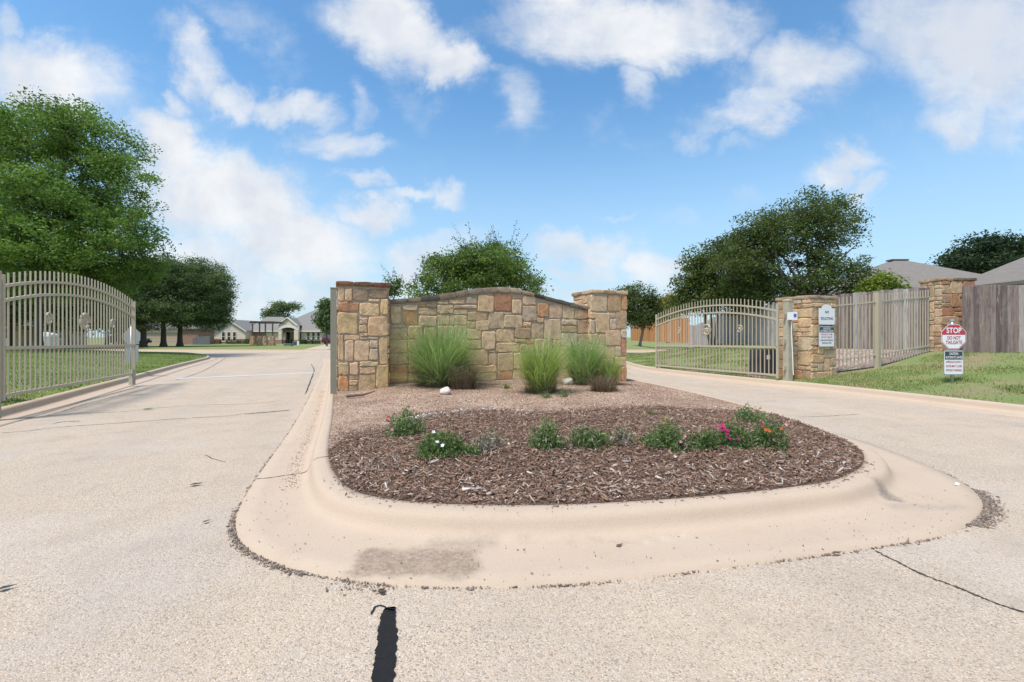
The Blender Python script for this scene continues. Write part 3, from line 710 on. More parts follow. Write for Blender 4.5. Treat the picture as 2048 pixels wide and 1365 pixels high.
ws = [zz(Z2,[(62,322,202,548,'t'),(212,308,408,384,'p'),(232,392,412,562,'o'),(50,553,258,598,'p'),(50,602,280,737,'t'),(50,742,286,908,'t'),(50,912,292,1045,'k'),(50,1055,284,1272,'o'),(286,572,472,735,'t'),
  (290,740,482,905,'t'),(296,910,502,1050,'k'),(289,1055,430,1150,'t'),(289,1155,522,1262,'t'),(412,300,512,346,'o'),(515,290,640,346,'d'),(414,350,636,438,'t'),(422,442,645,582,'q'),(645,308,848,428,'t'),(650,268,784,304,'k'),
  (790,240,990,305,'t'),(1004,212,1142,300,'g'),(850,309,1142,366,'q'),(1148,186,1352,404,'t'),(852,370,1022,436,'t'),(1025,395,1268,512,'b'),(650,434,800,562,'t'),(805,440,1018,562,'t'),(478,588,650,735,'t'),
  (655,568,852,735,'t'),(857,568,1012,735,'k'),(1024,517,1124,606,'b'),(1128,500,1296,630,'t'),(1018,612,1195,740,'t'),(1282,398,1482,612,'k'),(1200,638,1368,866,'p'),(1008,745,1195,860,'t'),(1008,866,1280,1056,'t'),
  (1286,870,1376,906,'p'),(1286,910,1388,1062,'q'),(1058,1066,1386,1150,'y'),(1058,1154,1386,1252,'t'),(488,740,740,905,'t'),(745,740,1003,905,'t'),(507,910,760,1050,'k'),(765,910,1003,1050,'t'),(525,1055,790,1250,'t'),(795,1055,1053,1250,'b')]),
  zz(Z3,[(46,155,252,376,'r'),(262,178,376,230,'q'),(262,235,372,412,'k'),(128,380,258,412,'g'),(386,188,546,302,'p'),(384,308,556,492,'g'),(164,417,390,576,'k'),(395,498,486,562,'y'),(558,455,638,512,'t'),(552,248,696,270,'b'),
  (565,274,696,446,'o'),(700,282,856,460,'q'),(860,322,1000,466,'k'),(1004,350,1160,470,'b'),(490,516,638,696,'q'),(643,465,842,712,'k'),(848,470,1030,540,'g'),(848,545,1030,627,'b'),(1035,474,1166,636,'b'),(70,588,286,743,'t'),
  (290,567,482,696,'b'),(70,748,346,862,'t'),(292,700,420,744,'t'),(425,704,520,762,'o'),(525,700,736,862,'t'),(740,716,842,790,'y'),(848,632,1040,792,'g'),(1045,642,1170,792,'k'),(92,866,276,1076,'t'),(92,1080,266,1182,'r'),
  (350,766,520,862,'t'),(281,867,520,1058,'t'),(525,867,736,1058,'k'),(740,796,900,1058,'t'),(905,797,1170,930,'t'),(905,935,1170,1058,'k'),(270,1063,520,1186,'t'),(525,1063,760,1186,'q'),(765,1063,960,1182,'t'),(965,1063,1170,1182,'b')])]
for (x0, x1, z0, z1, c_) in faces_from(ws, BK):
    zt = float(np.interp((x0+x1)/2, lo_[:,0], lo_[:,1])); z1 = min(z1, zt-.004); x0 = max(x0, 1.01); x1 = min(x1, 5.95)
    add_stone(wall, x0, x1, max(z0, .29), z1, BK+.012, c_)
# coping stones follow the curve
tt = [1.0,1.42,1.72,2.12,2.5,2.78,3.16,3.5,3.83,4.12,4.45,4.72,5.05,5.4,5.68,5.96]
cc = [(.20,.16,.12),(.24,.18,.13),(.11,.09,.075),(.22,.16,.11),(.27,.20,.14),(.25,.20,.15),(.31,.24,.17),(.36,.28,.2),(.38,.29,.2),(.34,.25,.16),(.07,.06,.055),(.13,.11,.09),(.12,.10,.08),(.19,.155,.12),(.26,.20,.15)]
for a_, b_, c_ in zip(tt[:-1], tt[1:], cc):
    zl = [float(np.interp(q, lo_[:,0], lo_[:,1])) for q in (a_, b_)]; zh = [float(np.interp(q, hi_[:,0], hi_[:,1])) for q in (a_, b_)]
    th_ = max(.085, (zh[0]-zl[0]+zh[1]-zl[1])/2); ang = math.atan2((zl[1]-zl[0]), b_-a_)
    ln = math.hypot(b_-a_, zl[1]-zl[0])-.004
    cap_block(wall, (a_+b_)/2, BK+.30, (sum(zl)+sum(zh))/4, ln, .70, th_, c_, 0, -ang, .010)

# slim steel post at the island kerb
pb = G(666, 788, .15); po = thing('steel_post', 'slim olive square steel post at the kerb beside the tall stone pillar', 'post', (pb[0], pb[1]+.03, .14))
hh = XZ(666, 576, pb[1])[1]-.14
MB().box(-.06, .06, -.06, .06, -.1, hh-.012).build('post', MATS['post_paint'], po); MB().box(-.066, .066, -.066, .066, hh-.012, hh+.004).build('cap', MATS['post_paint'], po)
po.rotation_euler = (0, 0, TH)

# ------------------------------------------------------------------ iron gates
def bar(name, parent, P, w_, mat='paint'):
    """square tube through points P (local)"""
    P = np.asarray(P, float); V, Fq = tube(P, w_/math.sqrt(2), 4)
    k = len(V); Fc = [tuple(f) for f in Fq]+[(3,2,1,0), (k-4,k-3,k-2,k-1)]
    # turn the square so its sides are level
    c_ = np.repeat(P, 4, 0); q = V-c_; T_ = np.gradient(P, axis=0); T_ /= np.linalg.norm(T_, axis=1)[:,None]; Tq = np.repeat(T_, 4, 0)
    a_ = math.pi/4; V = c_+q*math.cos(a_)+np.cross(Tq, q)*math.sin(a_)
    return link(name, mesh(name, V, Fc), MATS[mat], parent)
unit_bar = {}
def picket_mesh(w_):
    if w_ not in unit_bar:
        m_ = MB().box(-w_/2, w_/2, -w_/2, w_/2, 0, 1); unit_bar[w_] = mesh('picket', m_.V, m_.F)
    return unit_bar[w_]
star_cache = {}
def star(parent, x, z, r_):
    a = np.linspace(0, 2*math.pi, 25)
    ringP = np.column_stack([np.cos(a)*r_*.9, np.zeros(25), np.sin(a)*r_*.9])
    rg = MB(); V, Fq = tube(ringP, r_*.14, 6); V[:,1] *= 1.5; rg.add(V, [tuple(f) for f in Fq])
    s_ = rg.build('star_ring', MATS['paint'], parent, True, loc=(x, 0, z))
    st = MB(); pts = [((r_*.86 if i % 2 == 0 else r_*.36)*math.sin(i*math.pi/5), (r_*.86 if i % 2 == 0 else r_*.36)*math.cos(i*math.pi/5)) for i in range(10)]
    V = [(p_[0], 0, p_[1]) for p_ in pts]+[(0, -r_*.2, 0), (0, r_*.2, 0)]
    st.add(V, [(i, 10, (i+1)%10) for i in range(10)]+[((i+1)%10, 11, i) for i in range(10)]).build('star', MATS['paint'], s_)
def gate(label, hinge, free, zb_h, zb_f, hend, hmid, npk):
    """arched gate leaf; local x runs from the hinge to the free end"""
    hinge, free = np.array(hinge), np.array(free); L = np.linalg.norm(free-hinge); rz = math.atan2(*(free-hinge)[::-1])
    g = thing('iron_gate', label, 'gate', (hinge[0], hinge[1], zb_h), rz, 'arched tan iron gates standing open')
    zb = lambda x: (zb_f-zb_h)*x/L
    arch = lambda x: hend+(hmid-hend)*(1-((x-L/2)/(L/2))**2)
    xs = np.linspace(0, L, 25)
    bar('arched_rail', g, [(x, 0, zb(x)+arch(x)-.20) for x in xs], .045)
    bar('arched_rail', g, [(x, 0, zb(x)+arch(x)-.43) for x in xs], .045)
    bar('middle_rail', g, [(x, 0, zb(x)+.80) for x in (0, L)], .055)
    bar('bottom_rail', g, [(x, 0, zb(x)+.05) for x in (0, L)], .05)
    for x in (0.0, L):
        link('stile', picket_mesh(.055), MATS['paint'], g, (x, 0, zb(x)-.03), scale=(1, 1, hend+.02))
    for k_ in range(1, npk):
        x = L*k_/npk
        link('picket', picket_mesh(.021), MATS['paint'], g, (x, 0, zb(x)+.03), scale=(1, 1, arch(x)-.03))
    star(g, L*.5, zb(L*.5)+1.33, .175); star(g, L*.245, zb(L*.25)+1.33, .108); star(g, L*.755, zb(L*.75)+1.33, .108)
    return g
gr = gate('arched tan iron gate with star rings, open beside the gate pillar with signs', (7.10,12.16), (5.42,17.07), .235, .195, 1.97, 2.29, 38)
gl = gate('arched tan iron gate standing open before the lawn with the big shade tree', (-8.0,7.14), (-10.05,12.1), .33, .29, 1.97, 2.27, 36)
fe = MB().box(-.05,.05,-.05,.05,-.1,.30); o_ = thing('gate_stop_post', 'short steel stop post under the free end of the gate by the shade tree', 'post', (-10.02,12.0,.15), 0, 'gate stop posts'); fe.build('post', MATS['post_worn'], o_)
o_ = thing('gate_stop_post', 'short steel stop post under the free end of the gate near the orange fence', 'post', (5.50,16.9,.10), 0, 'gate stop posts'); MB().box(-.05,.05,-.05,.05,-.1,.30).build('post', MATS['post_worn'], o_)
def gate_post(label, x, y, z0, z1, w_):
    o_ = thing('gate_post', label, 'post', (x, y, z0), TH, 'gate posts')
    MB().box(-w_/2, w_/2, -w_/2, w_/2, -.2, z1-z0).build('post', MATS['post_worn'], o_)
    c_ = MB(); c_.frustum(w_*1.12, w_*1.12, w_*1.12, w_*1.12, z1-z0, z1-z0+.03); c_.frustum(w_*1.0, w_*1.0, .02, .02, z1-z0+.03, z1-z0+.065); c_.build('post_cap', MATS['post_worn'], o_)
    for zz_ in (.35, 1.05, 1.72): MB().box(-w_/2-.09, -w_/2, -.02, .02, zz_-.05, zz_+.05).build('hinge', MATS['post_worn'], o_)
    return o_
gate_post('thick weathered gate post with flat pyramid cap beside the stone gate pillar', 7.29, 12.02, .14, 2.25, .16)
gate_post('dark gate post at the near hinge end of the gate by the shade tree', -7.98, 7.02, .24, 2.3, .10)
# keypad and its conduit
kx, kz = XZ(1585, 632.5, 11.84)
kp = thing('keypad_box', 'small white control box with blue panel fixed between gate post and pillar', 'control box', (kx, 11.84, kz), R(8))
MB().box(-.10, .10, -.05, .06, -.10, .10).build('box', MATS['white'], kp)
MB().prism([(-.02,-.03),(.02,-.05),(.06,-.03),(.065,.04),(-.02,.05)], -.056, -.049).build('panel', MATS['blue'], kp, loc=(.01, 0, .01))
MB().tube([(.0,.0,-.10),(-.02,0,-.16),(-.035,0,-.35),(.0,.0,-.95),(.02,0,-1.45),(.03,0,-1.53)], [.011]*6, 6).build('conduit', MATS['white'], kp)
def operator(label, x, y, z, sx_, sy_, h_, rz, sticker):
    o_ = thing('gate_operator', label, 'gate motor', (x, y, z), rz, 'black gate motor housings')
    b_ = MB(); b_.frustum(sx_*1.04, sy_*1.04, sx_, sy_, 0.0, h_-.03); b_.frustum(sx_, sy_, sx_*.93, sy_*.93, h_-.03, h_); b_.build('cover', MATS['charcoal'], o_)
    MB().box(-sx_*.6, sx_*.6, -sy_*.6, sy_*.6, -.15, .0).build('concrete_pad', MATS['footing'], o_)
    if sticker: MB().box(-sx_*.25, -sx_*.10, -sy_/2-.012, -sy_/2-.004, h_*.62, h_*.78).build('sticker', MATS['white'], o_)
operator('black gate motor housing with small white sticker behind the gate by the signs', 7.34, 13.15, .21, .70, .45, .75, R(12), True)
operator('dark gate motor housing at the near end of the gate by the shade tree', -9.32, 7.85, .20, .60, .5, .74, R(0), False)

# picket fence between gate pillar and corner pillar
def picket_fence(label, a_, b_, za, zb_, h_, n, posts):
    a_, b_ = np.array(a_), np.array(b_); L = np.linalg.norm(b_-a_); rz = math.atan2(*(b_-a_)[::-1]); z = lambda x: (zb_-za)*x/L
    f_ = thing('picket_fence', label, 'metal fence', (a_[0], a_[1], za), rz, 'tan picket fence panels')
    bar('rail', f_, [(0,0,z(0)+h_-.22),(L,0,z(L)+h_-.22)], .035); bar('rail', f_, [(0,0,z(0)+.28),(L,0,z(L)+.28)], .035)
    for k_ in range(1, n): x = L*k_/n; link('picket', picket_mesh(.021), MATS['paint'], f_, (x, 0, z(x)), scale=(1, 1, h_))
    for x in posts:
        MB().box(-.065,.065,-.065,.065,-.25,h_+.06).build('post', MATS['paint'], f_, loc=(x, 0, z(x))); MB().box(-.075,.075,-.075,.075,h_+.06,h_+.075).build('post_cap', MATS['paint'], f_, loc=(x,0,z(x)))
PK = (10.16,12.66)
picket_fence('tan metal picket panel from the gate pillar to the square fence post, over river rock', (8.72,12.42), PK, .39, .53, 1.98, 12, [])
picket_fence('tan metal picket panel from the square fence post to the corner pillar', PK, (12.72,13.82), .53, .77, 1.98, 19, [0])

# ------------------------------------------------------------------ wooden fences, board by board
def board_meshes():
    o_ = []
    for k_ in range(6):
        r_ = random.Random(k_+90); m_ = MB(); w_ = .068
        V = []
        for z in (0, .25, .5, .75, 1.0):
            b_ = r_.uniform(-.004, .004)
            V += [(-w_+r_.uniform(-.003,.003), -.011+b_, z), (w_+r_.uniform(-.003,.003), -.011+b_+r_.uniform(-.006,.006), z), (w_, .009+b_, z), (-w_, .009+b_, z)]
        V[-4] = (V[-4][0], V[-4][1], 1+r_.uniform(-.006,.004)); V[-3] = (V[-3][0], V[-3][1], 1+r_.uniform(-.01,.004))
        Fq = [(3,2,1,0)]+[(4*q+i, 4*q+(i+1)%4, 4*q+4+(i+1)%4, 4*q+4+i) for q in range(4) for i in range(4)]+[(16,17,18,19)]
        o_.append(mesh('board', V, Fq))
    return o_
BOARDS = board_meshes(); CEDAR = board_meshes()
def board_fence(label, pts, h_, hf, cols, seed, limit=290, mat='board', back=1, far_pale=False):
    pts = np.array(pts, float); f_ = thing('board_fence', label, 'wooden fence', (pts[0][0], pts[0][1], 0), 0, 'wooden board fences'); r_ = random.Random(seed); n = 0
    for a_, b_ in zip(pts[:-1], pts[1:]):
        L = np.linalg.norm(b_-a_); d_ = (b_-a_)/L; rz = math.atan2(d_[1], d_[0])
        for k_ in range(int(L/.142)):
            if n >= limit: break
            c_ = a_+d_*(.071+.142*k_); z = float(hf(c_[None,:])[0]); n += 1
            q = r_.choice(PALE if (far_pale and c_[1] > 18) else cols); kk = r_.uniform(.72, 1.22)
            link('board', (CEDAR if mat == 'cedar' else BOARDS)[r_.randrange(6)], MATS[mat], f_, (c_[0]-pts[0][0], c_[1]-pts[0][1], z-.02+r_.uniform(-.012,.012)), rz+r_.uniform(-.03,.03),
                 color=tuple(q_*kk for q_ in q), scale=(1, 1, h_+r_.uniform(-.015,.02)))
        for zz_ in (.25, 1.05, 1.75):
            ps = [(a_+d_*L*t_) for t_ in (0, .5, 1)]
            nrm = np.array([-d_[1], d_[0]])*.05*back
            bar('rail', f_, [(p_[0]-pts[0][0]+nrm[0], p_[1]-pts[0][1]+nrm[1], float(hf(p_[None,:])[0])+zz_) for p_ in ps], .07, 'timber')
    return f_
GREY = [(.25,.19,.17), (.215,.16,.14), (.29,.225,.205), (.175,.125,.115), (.36,.30,.28)]
PALE = [(.50,.455,.45), (.44,.39,.385), (.40,.345,.33), (.56,.53,.53)]
ORNG = [(.58,.26,.105), (.50,.215,.085), (.62,.30,.125), (.46,.19,.075)]
h_fr = lambda Q: np.full(len(Q), .69)
board_fence('weathered grey board fence behind the stop sign, running out of the right edge', [(13.02,13.16),(15.9,12.75),(19.5,12.2)], 2.10, lambda Q: .70+.0*Q[:,0], GREY, 3)
board_fence('long grey board fence behind the picket fence and the open gate', [(13.42,14.62),(12.35,17.1),(14.3,36.6)], 2.08, lambda Q: np.minimum(h_right(Q), .86), GREY+[(.42,.40,.40)], 4, back=-1, far_pale=True)
board_fence('newer orange cedar board fence beyond the open gate', [(14.3,36.7),(14.15,44.5),(17.2,66)], 2.06, lambda Q: np.full(len(Q), .86), ORNG, 5, mat='cedar', back=-1)
# strip of river rock behind the pickets
rb = np.array([(8.7,12.6),(10.2,12.72),(12.6,13.75),(13.2,14.2),(12.9,15.0),(12.3,17.0),(11.4,16.6),(9.0,14.0)])
patch('river_rock_bed', rb, lambda Q: h_right(Q)+.02, .25, MATS['rock_bed'])

# ------------------------------------------------------------------ signs
def text_mesh(body, size, width=None):
    c_ = bpy.data.curves.new('lettering', 'FONT'); c_.body = body; c_.size = size; c_.align_x = 'CENTER'; c_.align_y = 'CENTER'; c_.offset = size*.018
    o_ = bpy.data.objects.new('tmp', c_); COL.objects.link(o_); dg = bpy.context.evaluated_depsgraph_get()
    me = bpy.data.meshes.new_from_object(o_.evaluated_get(dg)); bpy.data.objects.remove(o_)
    if width:
        xs = [v_.co.x for v_ in me.vertices]; k_ = width/(max(xs)-min(xs))
        for v_ in me.vertices: v_.co.x *= k_
    return me
def lettering(parent, body, size, x, y, z, mat, width=None):
    link('lettering', text_mesh(body, size, width), MATS[mat], parent, (x, y, z), rot=(R(90), 0, 0))
def rrect(w_, h_, r_, k=4):
    o_ = []
    for cx, cz, a0 in ((w_/2-r_, -h_/2+r_, -90), (w_/2-r_, h_/2-r_, 0), (-w_/2+r_, h_/2-r_, 90), (-w_/2+r_, -h_/2+r_, 180)):
        o_ += [(cx+r_*math.cos(R(a0+90*i/k)), cz+r_*math.sin(R(a0+90*i/k))) for i in range(k+1)]
    return o_
def octa(r_): return [(r_*math.cos(R(22.5+45*i))/math.cos(R(22.5)), r_*math.sin(R(22.5+45*i))/math.cos(R(22.5))) for i in range(8)]
def tailgate_sign(label, x, y, z0, rz, group):
    s_ = thing('tailgate_sign', label, 'sign', (x, y, z0), rz, group)
    zc = 1.30-.28+.02; r_ = .275
    MB().cyl(0, .03, -.3, .030, 1.70, 12).build('post', MATS['galv'], s_, True)
    MB().cyl(0, .03, 1.38, .038, .05, 12).build('post_cap', MATS['galv'], s_)
    o_ = MB().prism([(a_, b_+zc) for a_, b_ in octa(r_)], -.008, -.002).build('stop_plate', MATS['plate'], s_)
    face = octa(r_*.985); MB().prism([(a_, b_+zc) for a_, b_ in face], -.0095, -.008).build('plate_face', MATS['white'], o_)
    rim_o, rim_i = octa(r_*.955), octa(r_*.915); rm = MB()
    V = [(a_, -.0105, b_+zc) for a_, b_ in rim_o]+[(a_, -.0105, b_+zc) for a_, b_ in rim_i]; rm.add(V, [(i, (i+1)%8, (i+1)%8+8, i+8) for i in range(8)]); rm.build('plate_border', MATS['letter_red'], o_)
    top = octa(r_*.93); zcut = .045
    up = [p_ for p_ in top if p_[1] > zcut]; xr = r_*.93
    hd = [(-xr, zcut), (xr, zcut)]+sorted([p_ for p_ in up], key=lambda p_: math.atan2(p_[1], p_[0]))
    MB().prism([(a_, b_+zc) for a_, b_ in hd], -.0118, -.0106).build('plate_header', MATS['red'], o_)
    lettering(s_, 'STOP', .165, 0, -.0135, zc+.135, 'letter_white', .33)
    lettering(s_, 'DO NOT', .105, 0, -.0135, zc-.025, 'letter_red', .29); lettering(s_, 'TAILGATE', .105, 0, -.0135, zc-.125, 'letter_red', .36)
    cz = zc-.275-.275-.015; w_, h_ = .43, .535
    q = MB().prism([(a_, b_+cz) for a_, b_ in rrect(w_, h_, .035)], -.006, -.001).build('caution_plate', MATS['plate'], s_)
    MB().prism([(a_, b_+cz) for a_, b_ in rrect(w_*.95, h_*.96, .03)], -.0085, -.006).build('plate_face', MATS['white'], q)
    MB().box(-w_*.45, w_*.45, -.0105, -.0086, cz+h_*.12, cz+h_*.46).build('plate_header', MATS['sign_dark'], q)
    lettering(s_, 'CAUTION:', .075, 0, -.0125, cz+h_*.36, 'letter_white', .20); lettering(s_, 'AUTOMATIC GATES', .072, 0, -.0125, cz+h_*.21, 'letter_white', .365)
    for i, l_ in enumerate(('APPROACH SLOWLY', 'GATES MAY CLOSE', 'WITHOUT WARNING')): lettering(s_, l_, .07, 0, -.0115, cz+h_*(.02-.17*i), 'letter_red', .35)
    return s_
tailgate_sign('red and white STOP DO NOT TAILGATE sign on a steel post in the grass', 9.70, 10.0, .27, 0, 'tailgate signs')
tailgate_sign('grey back of an eight-sided sign on a post behind the gate by the shade tree', -12.28, 14.7, .28, R(178), 'tailgate signs')
# notices on the gate pillar (its front face runs along RV)
def on_pillar(px, py):
    d_ = ray(px, py); s_ = (GPo@AV)/(d_[:2]@AV); P_ = d_*s_; return (P_[:2]-GPo)@RV, H+P_[2]
x0, zt = on_pillar(1633, 609.5); x1, zb = on_pillar(1664.5, 650)
w_, h_ = x1-x0, zt-zb; P_ = GPo+RV*(x0+x1)/2-AV*.058
s1 = thing('no_soliciting_sign', 'white arched NO SOLICITING sign fixed to the gate pillar', 'sign', (P_[0], P_[1], zb), TH)
arch_ = [(-w_/2, .03), (-w_/2+.02, 0), (w_/2-.02, 0), (w_/2, .03), (w_/2, h_*.82), (w_*.34, h_*.82)]+[(w_*.30*math.cos(R(a_)), h_*.84+h_*.16*math.sin(R(a_))) for a_ in range(0, 181, 20)]+[(-w_*.34, h_*.82), (-w_/2, h_*.82)]
MB().prism(arch_, -.008, 0).build('plate', MATS['white'], s1)
lettering(s1, 'NO', .095, 0, -.0105, h_*.62, 'letter_black'); lettering(s1, 'SOLICITING', .095, 0, -.0105, h_*.30, 'letter_black', w_*.78)
x0, zt = on_pillar(1632.5, 653); x1, zb = on_pillar(1664, 694); w_, h_ = x1-x0, zt-zb; P_ = GPo+RV*(x0+x1)/2-AV*.058
s2 = thing('caution_sign', 'grey edged CAUTION AUTOMATIC GATES sign, lower of the two on the gate pillar', 'sign', (P_[0], P_[1], zb+h_/2), TH)
MB().prism(rrect(w_, h_, .035), -.006, 0).build('plate', MATS['galv'], s2); MB().prism(rrect(w_*.93, h_*.95, .03), -.0085, -.006).build('plate_face', MATS['white'], s2)
MB().box(-w_*.46, w_*.46, -.0105, -.0086, h_*.20, h_*.465).build('plate_header', MATS['sign_dark'], s2)
lettering(s2, 'CAUTION!', .075, 0, -.0125, h_*.385, 'letter_white', w_*.46); lettering(s2, 'AUTOMATIC GATES', .07, 0, -.0125, h_*.265, 'letter_white', w_*.82)
for i, (l_, ww_) in enumerate((('ONE CAR AT A TIME', .72), ('DO NOT TAILGATE', .7), ('Authorized Use Pedestrian', .8), ('Entrance Only', .6))): lettering(s2, l_, .062, 0, -.0105, h_*(.10-.135*i), 'letter_red' if i < 2 else 'letter_black', w_*ww_)
# ------------------------------------------------------------------ houses
def hip_roof(name, parent, x0, x1, y0, y1, z0, zr, rx0, rx1, ry0, ry1, mat, over=.35):
    """hip roof: eave rectangle to a ridge rectangle/line, with a thickness at the eave"""
    x0 -= over; x1 += over; y0 -= over; y1 += over
    V = [(x0,y0,z0),(x1,y0,z0),(x1,y1,z0),(x0,y1,z0),(rx0,ry0,zr),(rx1,ry0,zr),(rx1,ry1+.01,zr),(rx0,ry1+.01,zr),(x0,y0,z0-.16),(x1,y0,z0-.16),(x1,y1,z0-.16),(x0,y1,z0-.16)]
    Fq = [(0,1,5,4),(1,2,6,5),(2,3,7,6),(3,0,4,7),(4,5,6,7),(8,9,1,0),(9,10,2,1),(10,11,3,2),(11,8,0,3),(11,10,9,8)]
    return link(name, mesh(name, V, Fq), MATS[mat], parent)
def window(parent, x, z0, w_, h_, y, arch=False, mull=True):
    """window unit set in a wall facing -y: frame with a pane below and above the meeting rail"""
    f_ = MB(); b_ = .06
    f_.box(x-w_/2, x-w_/2+b_, y-.05, y+.02, z0, z0+h_); f_.box(x+w_/2-b_, x+w_/2, y-.05, y+.02, z0, z0+h_)
    f_.box(x-w_/2+b_, x+w_/2-b_, y-.05, y+.02, z0, z0+b_); f_.box(x-w_/2+b_, x+w_/2-b_, y-.05, y+.02, z0+h_-b_, z0+h_)
    f_.box(x-w_/2+b_, x+w_/2-b_, y-.045, y+.02, z0+h_*.48, z0+h_*.48+b_)
    fr = f_.build('window', MATS['trim'], parent)
    for za, zb in ((z0+b_, z0+h_*.48), (z0+h_*.48+b_, z0+h_-b_)): MB().box(x-w_/2+b_, x+w_/2-b_, y-.02, y+.01, za, zb).build('pane', MATS['glass'], fr)
    MB().box(x-w_/2-.06, x+w_/2+.06, y-.09, y-.002, z0-.09, z0).build('sill', MATS['trim'], fr)
    return fr
S = .0116; HZ = lambda zy: (750-zy)*S          # far house: zoom pixel -> metres
hs = thing('house', 'cream stone house with grey hip roof and arched entry porch across the street', 'house', ((420-CX)/F*80, 80, .1))
wl_ = MB()
wl_.prism([(45*S,.9),(535*S,.9),(535*S,HZ(545)),(300*S,HZ(395)),(45*S,HZ(545))], 0, 5).build('gable_wall', MATS['cream'], hs)
MB().box(43*S,537*S,-.02,5,0,.9).build('brick_base', MATS['brick'], hs)
MB().box(540*S,760*S,2.0,2.3,0,HZ(550)).build('brick_wall', MATS['brick'], hs)
MB().box(760*S,1060*S,2.0,2.3,.75,HZ(550)).build('wall', MATS['cream'], hs); MB().box(760*S,1060*S,1.98,2.3,0,.75).build('brick_base', MATS['brick'], hs)
MB().box(1060*S,1240*S,3.6,3.9,0,HZ(500)).build('porch_wall', MATS['cream'], hs)
MB().box(1300*S,1690*S,2.0,10,.75,HZ(550)).build('wall', MATS['cream'], hs); MB().box(1298*S,1692*S,1.98,10,0,.75).build('brick_base', MATS['brick'], hs)
MB().box(1692*S,2100*S,3.0,10,0,HZ(560)).build('brick_wall', MATS['brick'], hs)
MB().box(540*S,2100*S,9.5,10,0,HZ(550)).build('back_wall', MATS['cream'], hs)
for x in (205, 288, 372): window(hs, x*S, HZ(705), .62, HZ(565)-HZ(705), 0)
for x in (1415, 1493, 1572): window(hs, x*S, HZ(695), .60, HZ(570)-HZ(695), 2.0)
window(hs, 1028*S, HZ(612), .28, .45, 2.0)
# porch: arch, gable, columns
ar = [(1000*S,HZ(470)),(1000*S,HZ(540))]+[((1145+115*math.cos(R(a_)))*S, HZ(540)+HZ(500)*0+.5*math.sin(R(a_))) for a_ in range(180, -1, -15)][0:]+[(1310*S,HZ(540)),(1310*S,HZ(470))]
MB().prism(ar[::-1][::-1], .8, 1.2).build('porch_arch', MATS['trim'], hs)
MB().prism([(1000*S,HZ(470)),(1275*S,HZ(470)),(1138*S,HZ(365))], .85, 1.2).build('porch_gable', MATS['cream'], hs)
for x0, x1 in ((1240,1305),(1000,1050)):
    c_ = MB().box(x0*S, x1*S, .8, 1.4, .75, HZ(535)).build('column', MATS['cream'], hs); MB().box(x0*S-.05, x1*S+.05, .75, 1.45, 0, .75).build('column_base', MATS['brick'], c_)
rg = MB()
for sgn, xa in ((-1, 985), (1, 1290)):
    q = [(xa*S, HZ(470)-.05), (1138*S, HZ(352)), (1138*S, HZ(352)+.16), (xa*S-.0, HZ(470)+.13)]
    rg.prism(q if sgn < 0 else q[::-1], .6, 1.0)
rg.build('porch_rake', MATS['trim'], hs)
V = [(985*S,.75,HZ(466)),(1138*S,.75,HZ(350)+.1),(1290*S,.75,HZ(466)),(985*S,6.5,HZ(466)),(1138*S,6.5,HZ(350)+.1),(1290*S,6.5,HZ(466))]
link('porch_roof', mesh('porch_roof', V, [(0,1,4,3),(1,2,5,4)]), MATS['roof_far'], hs)
dr = MB().box(1192*S,1238*S,3.5,3.58,0,HZ(570)).build('door', MATS['door'], hs); MB().box(1200*S,1230*S,3.5,3.56,HZ(562),HZ(535)).build('transom', MATS['glass'], hs)
for i in range(3): MB().box((1065+40*i)*S,(1095+40*i)*S,2.2,2.6,.05,.75).build('porch_chair', MATS['timber'], hs)
hip_roof('roof', hs, 800*S, 2080*S, 2.0, 12, HZ(552), HZ(180), 1390*S, 1490*S, 6.5, 8.5, 'roof_far')
hip_roof('roof', hs, 470*S, 1030*S, 2.0, 12, HZ(552), HZ(316), 600*S, 880*S, 5.5, 9, 'roof_far')
V = [(20*S,-.35,HZ(560)),(300*S,-.35,HZ(375)),(560*S,-.35,HZ(545)),(20*S,9,HZ(560)),(300*S,9,HZ(375)),(560*S,9,HZ(545))]
link('gable_roof', mesh('gable_roof', V, [(0,1,4,3),(1,2,5,4)]), MATS['roof_far'], hs)
rk_ = MB(); rk_.prism([(300*S,HZ(375)-.24),(565*S,HZ(548)-.24),(565*S,HZ(548)-.02),(300*S,HZ(375)-.02)], -.36,-.26); rk_.prism([(15*S,HZ(560)-.24),(300*S,HZ(375)-.24),(300*S,HZ(375)-.02),(15*S,HZ(560)-.02)], -.36,-.26); rk_.build('rake_board', MATS['trim'], hs)
MB().box(520*S,1000*S,1.55,1.66,HZ(562),HZ(545)).build('fascia', MATS['trim'], hs); MB().box(1270*S,1720*S,1.55,1.66,HZ(562),HZ(545)).build('fascia', MATS['trim'], hs)
for x in (985,): MB().cyl(x*S, 4.5, HZ(440), .12, .7, 8).build('vent_pipe', MATS['timber'], hs)

